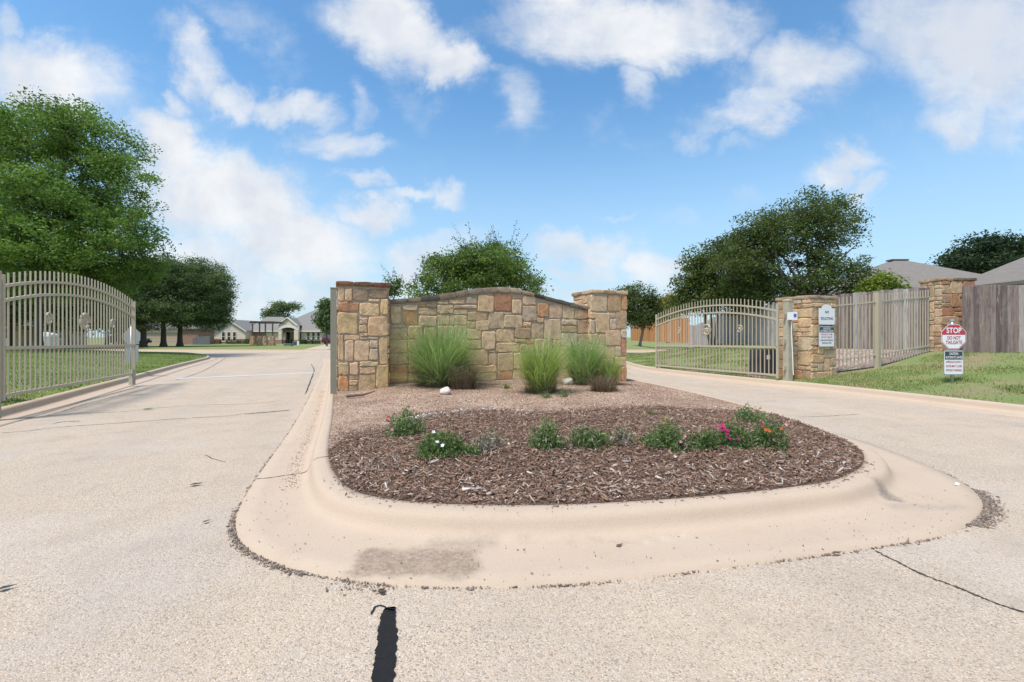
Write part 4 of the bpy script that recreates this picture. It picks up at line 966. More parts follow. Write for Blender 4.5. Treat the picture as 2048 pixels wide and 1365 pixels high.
def bx(px, Y): return (px-CX)/F*Y
bb = thing('garage_building', 'brick building with a wide beige garage door behind the three shady oaks', 'house', (bx(262,72), 72, .1))
k72 = 72/F; X_ = lambda px: (px-262)*k72
MB().box(X_(285),X_(360),0,.3,1.95,2.6).build('lintel_wall', MATS['trim'], bb); MB().box(X_(358),X_(396),0,3.9,0,2.6).build('brick_wall', MATS['brick'], bb); MB().box(X_(225),X_(290),0,3.9,0,2.6).build('brick_wall', MATS['brick'], bb)
g_ = thing_g = MB().box(X_(290),X_(358),.1,.2,0,1.95).build('garage_door', MATS['garage'], bb)
for i in range(4):
    MB().box(X_(290)+.03,X_(358)-.03,.06,.1,.03+i*.48,.03+i*.48+.45).build('panel', MATS['garage'], g_)
MB().box(X_(360),X_(397),-.25,-.003,2.45,2.62).build('fascia', MATS['trim'], bb)
hip_roof('roof', bb, X_(225), X_(396), 0, 3.9, 2.62, 4.4, X_(250), X_(375), 1.9, 2.0, 'roof_far')
wf = thing('garden_fence', 'low grey wooden enclosure against the brick garage wall', 'wooden fence', (bx(386,70.5), 70.5, .1))
for i in range(18): link('board', BOARDS[i % 6], MATS['board'], wf, (i*.15, 0, 0), scale=(1,1,1.35 if i > 2 else .9), color=(.17,.17,.18))
MB().box(-.1, 2.7, .03, .09, .9, 1.0).build('rail', MATS['timber'], wf)
# pale house glimpsed through the other gate
h2 = thing('house', 'pale low house glimpsed through the bars of the gate by the shade tree', 'house', (bx(-90,58), 58, .2))
k58 = 58/F; X2 = lambda px: (px+90)*k58
MB().box(X2(-90),X2(30),0,4,0,2.6).build('wall', MATS['cream'], h2); MB().box(X2(50),X2(115),1.5,4,0,2.5).build('wall', MATS['garage'], h2)
for x in (-60, -20, 12): window(h2, X2(x), .9, 1.1, 1.2, 0)
window(h2, X2(92), .9, 1.2, 1.2, 1.5)
hip_roof('roof', h2, X2(-90), X2(118), 0, 4, 2.62, 4.3, X2(-50), X2(90), 1.9, 2.1, 'roof_far')
cb = thing('pale_cabinet', 'pale grey box cabinet with bright slanted top beyond the gate by the shade tree', 'cabinet', (bx(100,36), 36, .40))
m_ = MB(); m_.box(-.38,.38,-.3,.3,0,.95); m_.build('body', MATS['galv'], cb); MB().prism([(-.42,.95),(.42,.95),(.42,1.12),(-.42,1.3)], -.33, .33).build('lid', MATS['white'], cb)

# roofs of the neighbours beyond the board fences
def roof_house(label, Y, z0, wall, roof, wins):
    o_ = thing('neighbour_house', label, 'house', (wall[0], Y, z0))
    MB().box(0, wall[1]-wall[0], 0, wall[2], 0, wall[3]).build('wall', MATS['brick'], o_)
    hip_roof('roof', o_, 0, wall[1]-wall[0], 0, wall[2], wall[3]+.05, roof[0], roof[1]-wall[0], roof[2]-wall[0], roof[3], roof[4], 'roof', .5)
    for x in wins: window(o_, x, .9, 1.0, 1.3, 0)
    return o_
ax = XZ(1790, 522, 34); rh = roof_house('brown shingle hip roof house between the crape myrtle and the corner pillar', 28.5, .8, (20.5, 38.5, 11, 2.5), (ax[1]-.8, ax[0]-.2, ax[0]+.6, 5.3, 5.7), (2, 5))
MB().box(ax[0]-20.5-.45, ax[0]-20.5+.8, 5.2, 5.8, ax[1]-.82, ax[1]-.72).build('ridge_vent', MATS['timber'], rh)
roof_house('brown shingle roof rising beyond the weathered board fence to the right edge', 17.0, .9, (23.3, 37, 6.5, 2.9), (6.26, 28.7, 32, 3.4, 3.5), (3, 7))

# pergola: four tapered stone piers carrying timber posts
pg = thing('pergola', 'open timber pergola on four tapered stone piers before the cream house', 'pergola', (bx(420,64), 64, .12))
s64 = 64/F/7.585; 
piers = [(645, 1.0), (752, 0), (840, 1.0), (950, 0)]
for x, dy in piers:
    q = MB(); q.frustum(.62,.62,.40,.40,0,1.36); xl = lambda x, dy: bx(420+x/7.585, 64+dy*2.2)-bx(420, 64)
    pr = q.build('pier', MATS['mortar'], pg, loc=(xl(x, dy), dy*2.2, 0))
    r_ = random.Random(x)
    for k_ in range(4):
        for z_ in range(4):
            for sx_ in (-1, 1):
                ww = (.62-.22*(z_+.5)/4)/2; me = stone_mesh(ww*.86, .30, .03, x*9+k_*31+z_*7+sx_)
                ang = k_*math.pi/2; xx = sx_*ww*.48; yy = -ww
                link('stone', me, MATS['stone'], pr, (xx*math.cos(ang)-yy*math.sin(ang), xx*math.sin(ang)+yy*math.cos(ang), .17+z_*.335), ang, color=PAL[r_.choice('obtqrk')])
    MB().box(-.07,.07,-.07,.07,1.36,3.15).build('post', MATS['timber'], pg, loc=(xl(x, dy), dy*2.2, 0))
for dy in (0, 2.2): MB().box(600*s64, 1010*s64, dy-.06, dy+.06, 3.15, 3.30).build('beam', MATS['timber'], pg)
for k_ in range(7): x = (640+k_*52)*s64; MB().box(x-.03, x+.03, -.5, 2.7, 3.30, 3.42).build('rafter', MATS['timber'], pg)
# utility boxes and hedges in front of the house
for (nm, lb, px, Y, w_, h_, mt) in (('utility_box', 'low pale green utility box on the lawn before the house', 577, 60, .95, .32, 'green_box'), ('utility_box', 'dark teal utility box near the porch of the cream house', 589, 66, .48, .52, 'teal_box'), ('utility_box', 'slim white utility pedestal beside the teal utility box', 596.5, 66, .25, .62, 'white')):
    o_ = thing(nm, lb, 'utility box', (bx(px, Y), Y, .14), 0, 'utility boxes before the far house'); q = MB(); q.frustum(w_, w_*.8, w_*.94, w_*.74, 0, h_*.85); q.build('body', MATS[mt], o_); q = MB(); q.frustum(w_*1.04, w_*.84, w_*.9, w_*.7, h_*.85, h_); q.build('lid', MATS[mt], o_)

def car(label, x, y, rz, paint):
    c_ = thing('parked_car', label, 'car', (x, y, .15), rz, 'cars parked by the houses')
    body = [(-2.2,.35),(2.2,.35),(2.25,.75),(2.1,.95),(1.2,1.02),(.6,1.60),(-1.9,1.62),(-2.25,1.0),(-2.28,.6)]
    MB().prism(body, -.88, .88).build('body', MATS[paint], c_)
    MB().prism([(1.05,1.05),(.55,1.54),(-.2,1.55),(-.2,1.05)], -.895, .895).build('side_window', MATS['glass'], c_); MB().prism([(-.3,1.05),(-.3,1.55),(-1.8,1.55),(-2.05,1.05)][::-1], -.895, .895).build('side_window', MATS['glass'], c_)
    V = [(1.22,-.75,1.04),(1.22,.75,1.04),(.66,.7,1.57),(.66,-.7,1.57)]; link('windscreen', mesh('windscreen', V, [(0,1,2,3)]), MATS['glass'], c_)
    V = [(-2.285,-.7,1.02),(-2.285,.7,1.02),(-1.95,.7,1.56),(-1.95,-.7,1.56)]; link('rear_window', mesh('rear_window', V, [(3,2,1,0)]), MATS['glass'], c_)
    for sx_ in (-1.4, 1.4):
        for sy_ in (-.9, .72):
            w_ = MB().cyl(sx_, sy_, .33, .33, .18, 16, 'y').build('tyre', MATS['tyre'], c_); MB().cyl(sx_, sy_-.01, .33, .19, .2, 10, 'y').build('rim', MATS['galv'], w_)
    for sy_ in (-.62, .62): MB().box(2.2, 2.27, sy_-.2, sy_+.2, .68, .85).build('headlight', MATS['white'], c_)
    for sy_ in (-.68, .68): MB().box(-2.31, -2.24, sy_-.14, sy_+.14, .8, 1.05).build('tail_light', MATS['red'], c_)
car('dark red car parked on the drive of the cream house', bx(673, 72), 72, R(70), 'car_red')
car('dark car parked beneath the oak beside the brick garage', bx(262, 66), 66, R(10), 'tyre')

# ------------------------------------------------------------------ foliage
def leaf_quads(C, size, cols, flat=.25, aspect=.45, droop=0.0):
    n = len(C); d_ = rng.normal(size=(n, 3)); d_[:,2] = d_[:,2]*(1-flat)-droop; d_ /= np.linalg.norm(d_, axis=1)[:,None]
    q = rng.normal(size=(n, 3)); s_ = np.cross(d_, q); s_ /= np.linalg.norm(s_, axis=1)[:,None]+1e-9
    L = (size*rng.uniform(.6, 1.4, n))[:,None]
    V = np.stack([C-d_*L*.5, C+s_*L*aspect*.5, C+d_*L*.5, C-s_*L*aspect*.5], 1).reshape(-1, 3)
    Fq = np.arange(4*n).reshape(n, 4); return V, Fq, np.repeat(cols, 4, 0)
def tree(name, label, base, lobes, leaf, pal, n_clump, per, crad, trunk_r, trunk_top, bark='bark', group=None, cat='tree', stems=1, gap=0.0, twigs=0, limb=.35, seed=0):
    """lobes: (x, y, z, rx, ry, rz) ellipsoids of the crown in metres from the base. Leaves gather in clumps on twigs; limbs run from the trunk into the lobes"""
    global rng
    keep = rng; rng = np.random.default_rng(seed+101); r_ = random.Random(seed)
    t_ = thing(name, label, cat, base, 0, group)
    lob = np.array(lobes, float); vol = (lob[:,3]*lob[:,4]*lob[:,5])**.72; cnt = np.maximum(3, (n_clump*vol/vol.sum()).astype(int))
    CC = []; ax_ = []
    for l_, c_ in zip(lob, cnt):
        d_ = rng.normal(size=(c_, 3)); d_ /= np.linalg.norm(d_, axis=1)[:,None]
        rr = rng.uniform(0, 1, c_)**.42
        CC.append(l_[:3]+d_*rr[:,None]*l_[3:]); ax_ += [l_[:3]]*c_
    CC = np.concatenate(CC); ax_ = np.array(ax_)
    if gap > 0:
        keep_ = np.array([mnoise.noise((float(c_[0])*.55+seed, float(c_[1])*.55, float(c_[2])*.75)) > -gap for c_ in CC]); CC, ax_ = CC[keep_], ax_[keep_]
    nC = len(CC); cr = crad*rng.uniform(.55, 1.4, nC)
    hue = rng.uniform(0, 1, nC)
    idx = np.repeat(np.arange(nC), per)
    off = rng.normal(size=(len(idx), 3)); off /= np.linalg.norm(off, axis=1)[:,None]; off *= (rng.uniform(0, 1, len(idx))**.5)[:,None]*np.array([1.25, 1.25, .7])
    P = CC[idx]+off*cr[idx][:,None]
    a_, b_ = np.array(pal[0]), np.array(pal[1]); k_ = np.clip(hue[idx]*.75+rng.uniform(-.25, .5, len(idx)), 0, 1)[:,None]
    V, Fq, cl = leaf_quads(P, leaf, a_*(1-k_)+b_*k_)
    link('crown', mesh('crown', V, Fq, cl), MATS['leaf'], t_, kind='stuff')
    # trunk, limbs and twigs
    tr = MB(); tb = MB()
    for s_ in range(stems):
        ox = 0 if stems == 1 else r_.uniform(-.35, .35); top = np.array([ox*2.2+r_.uniform(-.2,.2), r_.uniform(-.25,.25), trunk_top])
        zs_ = np.linspace(0, 1, 6); P_ = [np.array([ox*.6, 0, -.2])*(1-q)+top*q+np.array([r_.uniform(-.05,.05)*trunk_top*.15, 0, 0])*(0 < q < 1) for q in zs_]
        tr.tube(P_, [trunk_r*(1.5-.9*min(1, q*2.5) if q < .2 else 1-.45*q) for q in zs_], 9)
        for i, l_ in enumerate(lob):
            if stems > 1 and i % stems != s_: continue
            e_ = l_[:3]+np.array([0, 0, l_[5]*.3]); m_ = top*.45+e_*.55+np.array([r_.uniform(-.3,.3), r_.uniform(-.3,.3), .25])
            st_ = top*(.75+.25*r_.random()) if trunk_top > .5 else top
            Pl = catmull([st_, m_, e_], 4); tb.tube(Pl, np.linspace(trunk_r*limb*1.35, trunk_r*.10, len(Pl)), 6)
    tr.build('trunk', MATS[bark], t_, True)
    pick = rng.permutation(nC)[:min(nC, 170)]
    for c_ in pick:
        a0 = ax_[c_]+(CC[c_]-ax_[c_])*.12+np.array([0, 0, -.1]); m_ = (a0+CC[c_])/2+rng.normal(0, .08, 3)*np.linalg.norm(CC[c_]-a0)
        tb.tube([a0, m_, CC[c_]], [trunk_r*.11, trunk_r*.07, trunk_r*.03], 4, None, False)
    tb.build('limbs', MATS[bark], t_, True)
    if twigs:
        out_ = np.argsort(-CC[:,2])[:twigs]; V2 = []; F2 = []; tm = MB(); LP = []
        for c_ in out_:
            d_ = CC[c_]-ax_[c_]; d_ = d_/np.linalg.norm(d_)+np.array([0,0,.6]); L = rng.uniform(.3, .9)
            P_ = [CC[c_], CC[c_]+d_*L*.5+rng.normal(0,.06,3), CC[c_]+d_*L+rng.normal(0,.1,3)]; tm.tube(P_, [.012,.008,.004], 3, None, False)
            LP += [P_[0]*(1-q)+P_[2]*q for q in np.linspace(.2, 1, 12)]
        LP = np.array(LP)+rng.normal(0,.05,(len(LP),3)); V, Fq, cl = leaf_quads(LP, leaf*.8, np.tile(a_, (len(LP),1)))
        link('sprigs', mesh('sprigs', V, Fq, cl), MATS['leaf'], t_, kind='stuff'); tm.build('twigs', MATS[bark], t_)
    rng = keep
    return t_
def L(px, py, rx, ry, Y, base, dy=0, ryd=None):
    """crown lobe from its place in the photo at distance Y+dy, relative to the tree base"""
    Y2 = Y+dy; x, z = XZ(px, py, Y2); return (x-base[0], Y2-base[1], z-base[2], rx/F*Y2, ryd if ryd else (rx/F*Y2), ry/F*Y2)
GA = ((.065,.125,.026), (.21,.32,.07)); GB = ((.07,.11,.042), (.19,.255,.105)); GM = ((.07,.12,.024), (.19,.265,.065)); GC = ((.045,.072,.020), (.145,.185,.055))
b = (bx(76,28), 28, .40)
tree('shade_tree', 'big bright green shade tree spreading behind the gate at the left edge', b,
     [L(60,292,90,76,28,b), L(140,266,75,56,28,b,-1), L(200,300,85,60,28,b,1), L(235,350,60,45,28,b,-1), L(60,400,130,80,28,b,-2), L(170,420,120,70,28,b,1), L(255,460,72,55,28,b,-1), L(20,480,110,60,28,b,-2),
      L(130,505,150,55,28,b,-1.5), L(245,520,75,50,28,b,1), L(-90,330,140,120,28,b,1), L(-60,480,140,80,28,b,0), L(110,560,110,35,28,b,1.5), L(20,570,90,35,28,b,2), L(215,560,80,38,28,b,1), L(150,232,38,30,28,b), L(10,255,50,46,28,b,.5)],
     .165, GA, 1900, 105, .66, .26, 4.4, gap=.42, seed=1)
for i, (px, lob) in enumerate([(287, [(265,570,75,50),(330,560,60,45),(285,620,80,42),(245,620,60,45)]), (327, [(345,560,70,46),(385,555,60,40),(330,615,90,40),(400,600,55,42)]), (360, [(405,570,52,48),(440,595,25,36),(385,625,68,34),(430,640,28,22)])]):
    Y = (54, 56, 58)[i]; b = (bx(px, Y), Y, .15)
    tree('live_oak', ['dense dark oak nearest the gate end, left of the garage door', 'dense dark oak with its trunk across the garage door', 'dense dark oak with drooping outer boughs, before the brick wall'][i], b, [L(x_, y_, rx, ry, Y, b, (j % 2)*1.5) for j, (x_, y_, rx, ry) in enumerate(lob)],
         .19, GB, 700, 90, .82, .34, 3.6, group='oaks before the brick garage', seed=10+i)
b = (bx(562,98), 98, .1)
tree('roof_tree', 'dark green tree rising behind the ridge of the cream house', b, [L(543,630,16,16,98,b), L(562,616,20,14,98,b), L(586,614,14,9,98,b), L(560,640,26,14,98,b)], .34, GB, 200, 45, 1.0, .3, 4.5, seed=20)
b = (bx(654,58), 58, .12)
tree('street_tree', 'small feathery tree between the cream house and the steel post', b, [L(652,615,14,18,58,b), L(645,640,16,18,58,b), L(662,635,18,24,58,b), L(652,657,14,10,58,b)], .28, GB, 170, 45, .55, .12, 2.6, seed=21)
b = (bx(782,27), 27, .16)
tree('wall_tree', 'small open tree showing between the tall pillar and the wall coping', b, [L(775,585,24,24,27,b), L(795,575,12,18,27,b), L(765,610,22,18,27,b), L(800,604,18,12,27,b), L(784,650,30,22,27,b)], .15, GM, 150, 36, .35, .09, 2.1, twigs=16, gap=.15, seed=22)
b = (bx(960,24), 24, .16)
tree('mesquite_tree', 'broad airy mesquite tree standing behind the arch of the stone wall', b,
     [L(900,540,55,34,24,b), L(960,520,60,32,24,b,-1), L(1010,515,45,28,24,b,1), L(880,575,60,28,24,b,-1), L(960,565,85,34,24,b), L(1030,550,30,26,24,b,-.5), L(1060,572,26,24,24,b,1), L(845,585,24,16,24,b), L(940,610,90,25,24,b), L(1050,595,36,14,24,b)],
     .13, GM, 1100, 56, .46, .19, 2.6, twigs=34, gap=.22, seed=23)
b = (bx(1277,35), 35, .80)
tree('fence_tree', 'small dark crape myrtle standing on the lawn before the orange fence', b, [L(1275,592,38,24,35,b), L(1252,618,42,28,35,b), L(1302,620,34,28,35,b), L(1280,640,42,14,35,b), L(1235,600,22,20,35,b,1)], .17, GC, 330, 46, .48, .10, 1.6, 'bark_pale', stems=2, seed=24)
b = (bx(1336,48), 48, .9)
tree('yellowing_tree', 'yellow and gold leaved tree above the orange fence', b, [L(1325,612,24,16,48,b), L(1345,602,20,14,48,b), L(1362,615,18,18,48,b), L(1330,632,30,12,48,b)], .24, ((.22,.19,.035), (.46,.34,.075)), 190, 46, .6, .15, 2.2, seed=25)
b = (bx(1600,23), 23, .85)
tree('crape_myrtle', 'tall multi-stemmed crape myrtle behind the gate pillar with gaps of sky', b,
     [L(1515,458,44,36,23,b,.8), L(1480,485,40,36,23,b,.8), L(1600,425,66,40,23,b), L(1670,425,52,34,23,b,.6), L(1540,465,66,46,23,b,-.6), L(1640,470,76,44,23,b), L(1495,500,50,44,23,b,.5), L(1470,540,50,46,23,b,.5), L(1560,525,72,40,23,b), L(1665,535,62,38,23,b,-.5), L(1705,555,42,34,23,b,.5), L(1720,490,16,22,23,b), L(1610,570,90,28,23,b), L(1505,560,55,44,23,b,1), L(1735,575,18,18,23,b), L(1690,590,60,24,23,b,.5), L(1540,600,70,26,23,b,.5)],
     .13, GC, 1750, 42, .44, .10, 2.6, 'bark_pale', stems=5, gap=.12, limb=.6, seed=26)
b = (bx(1428,27), 27, .75)
tree('crape_myrtle', 'rounder olive green crape myrtle on the lawn behind the open gate', b,
     [L(1400,525,38,30,27,b), L(1455,505,46,34,27,b,.5), L(1385,565,38,34,27,b), L(1440,555,64,42,27,b), L(1500,560,44,42,27,b,.7), L(1410,600,66,26,27,b), L(1480,605,56,24,27,b), L(1365,600,26,24,27,b)],
     .16, ((.05,.078,.02), (.165,.20,.055)), 680, 46, .5, .10, 2.0, 'bark_pale', stems=4, seed=27)
b = (bx(1775,21), 21, .85)
tree('garden_shrub', 'bright yellow-green leafy shrub showing above the picket fence', b, [L(1765,565,22,18,21,b), L(1750,590,30,18,21,b), L(1795,580,16,16,21,b), L(1735,575,14,14,21,b), L(1780,600,32,14,21,b)], .13, ((.12,.17,.02), (.27,.34,.06)), 200, 42, .32, .07, 1.5, cat='shrub', seed=28)
b = (bx(1985,40), 40, .8)
tree('yard_tree', 'dark round tree behind the roofs at the right edge', b, [L(1960,500,45,26,40,b), L(1995,492,35,20,40,b), L(1920,525,40,22,40,b), L(2020,515,45,28,40,b), L(1970,535,70,22,40,b), L(2060,505,40,30,40,b)], .26, ((.018,.034,.016), (.06,.095,.042)), 420, 46, .8, .2, 3.2, seed=29)
# trees massed behind the left gate
for i, (px, Y, lob, lb) in enumerate([(20, 46, [(0,560,80,60),(60,600,60,45),(-50,600,80,60),(20,630,50,30)], 'dark leafy tree close to the left edge beyond the gate'), (135, 44, [(130,580,70,50),(180,610,55,40),(100,620,50,34),(150,640,50,24)], 'dark leafy tree right of the shade tree trunk, seen through the gate'),
                                    (215, 52, [(215,575,60,50),(250,610,45,40),(190,620,50,34),(225,645,48,22)], 'dark leafy tree seen through the free end of the gate'), (60, 60, [(50,600,90,50),(110,620,70,40),(0,625,70,40),(60,650,70,22)], 'far dark tree between the gate bars beside the pale house'), (-70, 40, [(-70,560,90,70),(-120,600,70,60),(-40,610,60,50)], 'dark tree mostly beyond the left edge')]):
    b = (bx(px, Y), Y, .4)
    tree('background_tree', lb, b, [L(x_, y_, rx, ry, Y, b, (j % 2)*1.2) for j, (x_, y_, rx, ry) in enumerate(lob)], .30, GB, 330, 48, .85, .20, 2.6, group='trees beyond the gate by the shade tree', seed=40+i)
# clipped hedges before the house
def bush(name, label, base, w_, d_, h_, leaf, pal, n, cat, group=None, flowers=(), dry=0, box=False, seed=0, fl_r=.014):
    global rng
    keep = rng; rng = np.random.default_rng(seed+500)
    o_ = thing(name, label, cat, base, 0, group)
    if box: P = rng.uniform(-.5, .5, (n, 3)); k_ = np.argmax(np.abs(P), axis=1); m_ = rng.random(n) < .75; P[np.arange(n)[m_], k_[m_]] = np.sign(P[np.arange(n)[m_], k_[m_]])*.5*rng.uniform(.9,1.03,m_.sum()); P = P*[w_, d_, h_]+[0, 0, h_/2]
    else:
        q = rng.normal(size=(n, 3)); q /= np.linalg.norm(q, axis=1)[:,None]; q[:,2] = np.abs(q[:,2]); rr = rng.uniform(0, 1, n)**.45
        lump = np.array([1+.45*mnoise.noise((float(a_[0])*2.6+seed*5, float(a_[1])*2.6, float(a_[2])*2.6)) for a_ in q])
        P = q*(rr*lump)[:,None]*[w_/2, d_/2, h_]
    a_, b_ = np.array(pal[0]), np.array(pal[1]); kk = np.clip(rng.uniform(-.2, 1.1, n), 0, 1)[:,None]
    V, Fq, cl = leaf_quads(P, leaf, a_*(1-kk)+b_*kk, flat=-.4 if not box else .2, aspect=.34)
    link('leaves', mesh('leaves', V, Fq, cl), MATS['leaf'], o_, kind='stuff')
    st = MB()
    for i in range(14 if not box else 5):
        e_ = P[rng.integers(n)]; st.tube([(e_[0]*.2, e_[1]*.2, -.02), (e_[0]*.6, e_[1]*.6, e_[2]*.6), tuple(e_)], [.005 if not box else .02, .004, .002], 4, None, False)
    st.build('stems', MATS['stick'], o_)
    if dry:
        n2 = dry; q = rng.normal(size=(n2, 3)); q[:,2] = np.abs(q[:,2]); q /= np.linalg.norm(q, axis=1)[:,None]; P2 = q*rng.uniform(.3, 1.1, n2)[:,None]*[w_*.58, d_*.58, h_*.8]
        V, Fq, cl = leaf_quads(P2, leaf*1.5, np.tile([.38,.31,.27], (n2,1))*rng.uniform(.6,1.4,(n2,1)), flat=-.3, aspect=.10)
        link('dry_twigs', mesh('dry_twigs', V, Fq, cl), MATS['bits'], o_, kind='stuff')
    for (fx, fy, fz, col) in flowers:
        f_ = MB(); m5 = 5
        for k_ in range(m5):
            a0 = k_*2*math.pi/m5; c_, s_ = math.cos(a0), math.sin(a0); r1 = fl_r
            f_.add([(0,0,0), (c_*r1*.7-s_*r1*.45, s_*r1*.7+c_*r1*.45, .2*r1), (c_*r1*1.25, s_*r1*1.25, .5*r1), (c_*r1*.7+s_*r1*.45, s_*r1*.7-c_*r1*.45, .2*r1)], [(0,1,2,3)], col)
        f_.build('flower', MATS['bits'], o_, use_col=True, loc=(fx*w_/2, fy*d_/2, fz*h_), rot=(R(rng.uniform(20,70)), R(rng.uniform(-25,25)), 0))
    rng = keep
    return o_
HG = ((.025,.055,.015), (.08,.14,.04))
for px, lb in ((430, 'clipped hedge block left of the triple window of the cream house'), (465, 'clipped hedge block under the right part of the triple window'), (491, 'clipped hedge block beside the stone piers of the pergola'),
               (605, 'first of three clipped hedges right of the porch'), (618, 'middle one of three clipped hedges right of the porch'), (632, 'last of three clipped hedges, by the driveway')):
    w_ = 1.9 if px < 500 else 1.25; Y = 76.5
    bush('hedge', lb, (bx(px, Y), Y, .12), w_, .8, .78, .11, HG, 2200, 'hedge', 'clipped hedges before the cream house', box=True, seed=px)
# ------------------------------------------------------------------ bed planting
def bedp(px, py):
    z = .24
    for _ in range(5): q = G(px, py, z); z = float(h_bed(q[None,:])[0])+.012
    return q, z
def grass_clump(label, px, py, wpx, hpx, n, pal, thatch, seed, lean=(0,0), gname='ornamental grass clumps by the wall', spread=1.0):
    global rng
    keep = rng; rng = np.random.default_rng(seed)
    q, z = bedp(px, py); m_ = q[1]/F; Hh, Wd = hpx*m_*1.14, wpx*m_*(1.22 if wpx > 140 else 1.08)
    o_ = thing('ornamental_grass', label, 'ornamental grass', (q[0], q[1]+.12, z-.01), 0, gname)
    def blades(n, h_, wd, r0, pal_, wid, name, stiff, lo=.5):
        az = rng.uniform(0, 2*math.pi, n); rb = np.sqrt(rng.uniform(0, 1, n))*r0
        out_ = rng.uniform(0, 1, n)**.62; Ln = h_*rng.uniform(lo, 1.05, n)
        bx_, by_ = np.cos(az)*rb, np.sin(az)*rb*.8
        az2 = az+rng.normal(0, .75, n); rch = out_*wd*rng.uniform(.5, 1.15, n)
        top = Ln*np.sqrt(np.maximum(.12, 1-(rch/(Ln+1e-6))**2*.75)); K = 6; ts = np.linspace(0, 1, K)
        side = np.stack([-np.sin(az2), np.cos(az2), np.zeros(n)], 1); tw = rng.uniform(-1, 1, n)
        side = side*np.cos(tw)[:,None]+np.stack([np.cos(az2), np.sin(az2), .3*np.ones(n)], 1)*np.sin(tw)[:,None]
        dr = rng.uniform(0, stiff, n)*np.where(rng.random(n) < .3, 1.7, 1.0)
        V = []
        for t_ in ts:
            x = bx_+np.cos(az2)*rch*t_**1.7+lean[0]*t_*t_; y = by_+np.sin(az2)*rch*t_**1.7*.9+lean[1]*t_*t_; zz = top*(t_-dr*t_**3*.55)
            c_ = np.stack([x, y, zz], 1); ww = wid*(1-.92*t_**1.6)*.5
            V += [c_-side*ww, c_+side*ww]
        V = np.stack(V, 1).reshape(-1, 3)
        i = np.arange(n)[:,None]*2*K; j = np.arange(K-1)[None,:]*2
        Fq = np.stack([i+j, i+j+1, i+j+3, i+j+2], -1).reshape(-1, 4)
        a_, b_ = np.array(pal_[0]), np.array(pal_[1]); kk = rng.uniform(0, 1, n)[:,None]; c_ = a_*(1-kk)+b_*kk
        straw = rng.random(n) < .13; c_[straw] = np.array([.36,.33,.19])*rng.uniform(.7,1.2,(straw.sum(),1))
        link(name, mesh(name, V, Fq, np.repeat(c_, 2*K, 0)), MATS['blade'], o_, kind='stuff')
    if n: blades(n, Hh*1.02, Wd*.78*spread, Wd*.17, pal, .0115, 'blades', .75)
    blades(thatch, Hh*.40 if n else Hh, Wd*.42 if n else Wd*.55, Wd*(.25 if n else .36), ((.13,.08,.058), (.29,.20,.15)), .008, 'dead_thatch', .35, .35)
    rng = keep
GG = ((.18,.31,.09), (.46,.57,.27))
GG2 = ((.24,.36,.08), (.52,.60,.22))
grass_clump('largest ornamental grass clump, leaning across the left part of the stone wall', 880, 772, 158, 150, 2600, GG, 800, 301)
grass_clump('middle ornamental grass clump, upright and yellow-green', 1082, 786, 116, 124, 1700, GG2, 500, 302)
grass_clump('ornamental grass clump close against the wall beside the right pillar', 1170, 768, 118, 112, 1600, GG, 420, 303)
grass_clump('small ornamental grass tuft growing behind the dead grass stump', 1222, 770, 66, 74, 480, GG2, 160, 304)
grass_clump('dead brown tuft at the right foot of the largest grass clump', 925, 778, 62, 58, 0, GG, 900, 306)
grass_clump('cut back dead brown grass stump before the right pillar', 1210, 783, 66, 38, 0, GG, 700, 305)
wh, mg, pk, rd, og = (.75,.74,.70), (.42,.012,.14), (.60,.22,.32), (.32,.03,.05), (.55,.10,.03)
DG = ((.065,.115,.032), (.21,.29,.10)); DL = ((.10,.16,.05), (.27,.34,.14)); DR = ((.16,.15,.09), (.30,.28,.17))
FL = 'low flowering plants in the mulch bed'
def flower_bush(label, px, py, wpx, hpx, pal, n, dry, fl, seed):
    q, z = bedp(px, py); m_ = q[1]/F
    bush('flower_plant', label, (q[0], q[1]+wpx*m_*.30, z), wpx*m_*1.10, wpx*m_*.80, hpx*m_*.98, .036, pal, n, 'flower plant', FL, fl, dry, False, seed, .016)
flower_bush('rounded green plant with a few dark pink blooms, far left of the mulch bed', 808, 878, 78, 54, DL, 2000, 180, [(-.85,-.1,.75,rd),(-.6,-.6,.62,rd),(-.95,.1,.6,rd),(-.55,-.7,.35,pk)], 1)
flower_bush('dense bright green plant with small white blooms', 880, 920, 104, 48, DG, 2600, 60, [(-.1,-.75,.75,wh),(-.35,.2,1.0,wh),(.1,-.8,.62,wh)], 2)
flower_bush('small pale green tuft right of the white blooming plant', 944, 914, 36, 22, DL, 500, 0, [], 3)
flower_bush('half dry grey twiggy plant with a green top', 975, 908, 58, 44, DR, 420, 620, [], 4)
flower_bush('upright fresh green plant standing alone mid bed', 1094, 903, 66, 58, DL, 1700, 120, [], 5)
flower_bush('green plant flecked with dry leaves, right of the lone upright plant', 1182, 902, 88, 46, DG, 1700, 380, [], 6)
flower_bush('reddish half dry little plant between two green ones', 1247, 894, 46, 38, DR, 420, 260, [], 7)
flower_bush('wide green plant with pale pink blooms and a yellow sprig above it', 1342, 906, 104, 48, DG, 2300, 220, [(.35,-.7,.45,pk),(.55,-.6,.3,pk),(.6,-.3,.62,pk)], 8)
flower_bush('bushy green plant without blooms next to the magenta flowers', 1413, 903, 52, 42, DG, 1100, 80, [], 9)
flower_bush('green plant carrying bright magenta blooms', 1478, 902, 82, 50, DG, 1900, 120, [(-.55,-.5,.85,mg),(-.45,-.6,.8,mg),(-.65,-.4,.82,mg),(-.5,-.65,.7,mg),(-.42,-.7,.5,mg),(-.6,-.4,.95,mg),(-.05,-.8,.5,mg),(-.5,-.1,1.02,rd),(-.7,-.2,.9,mg)], 10)
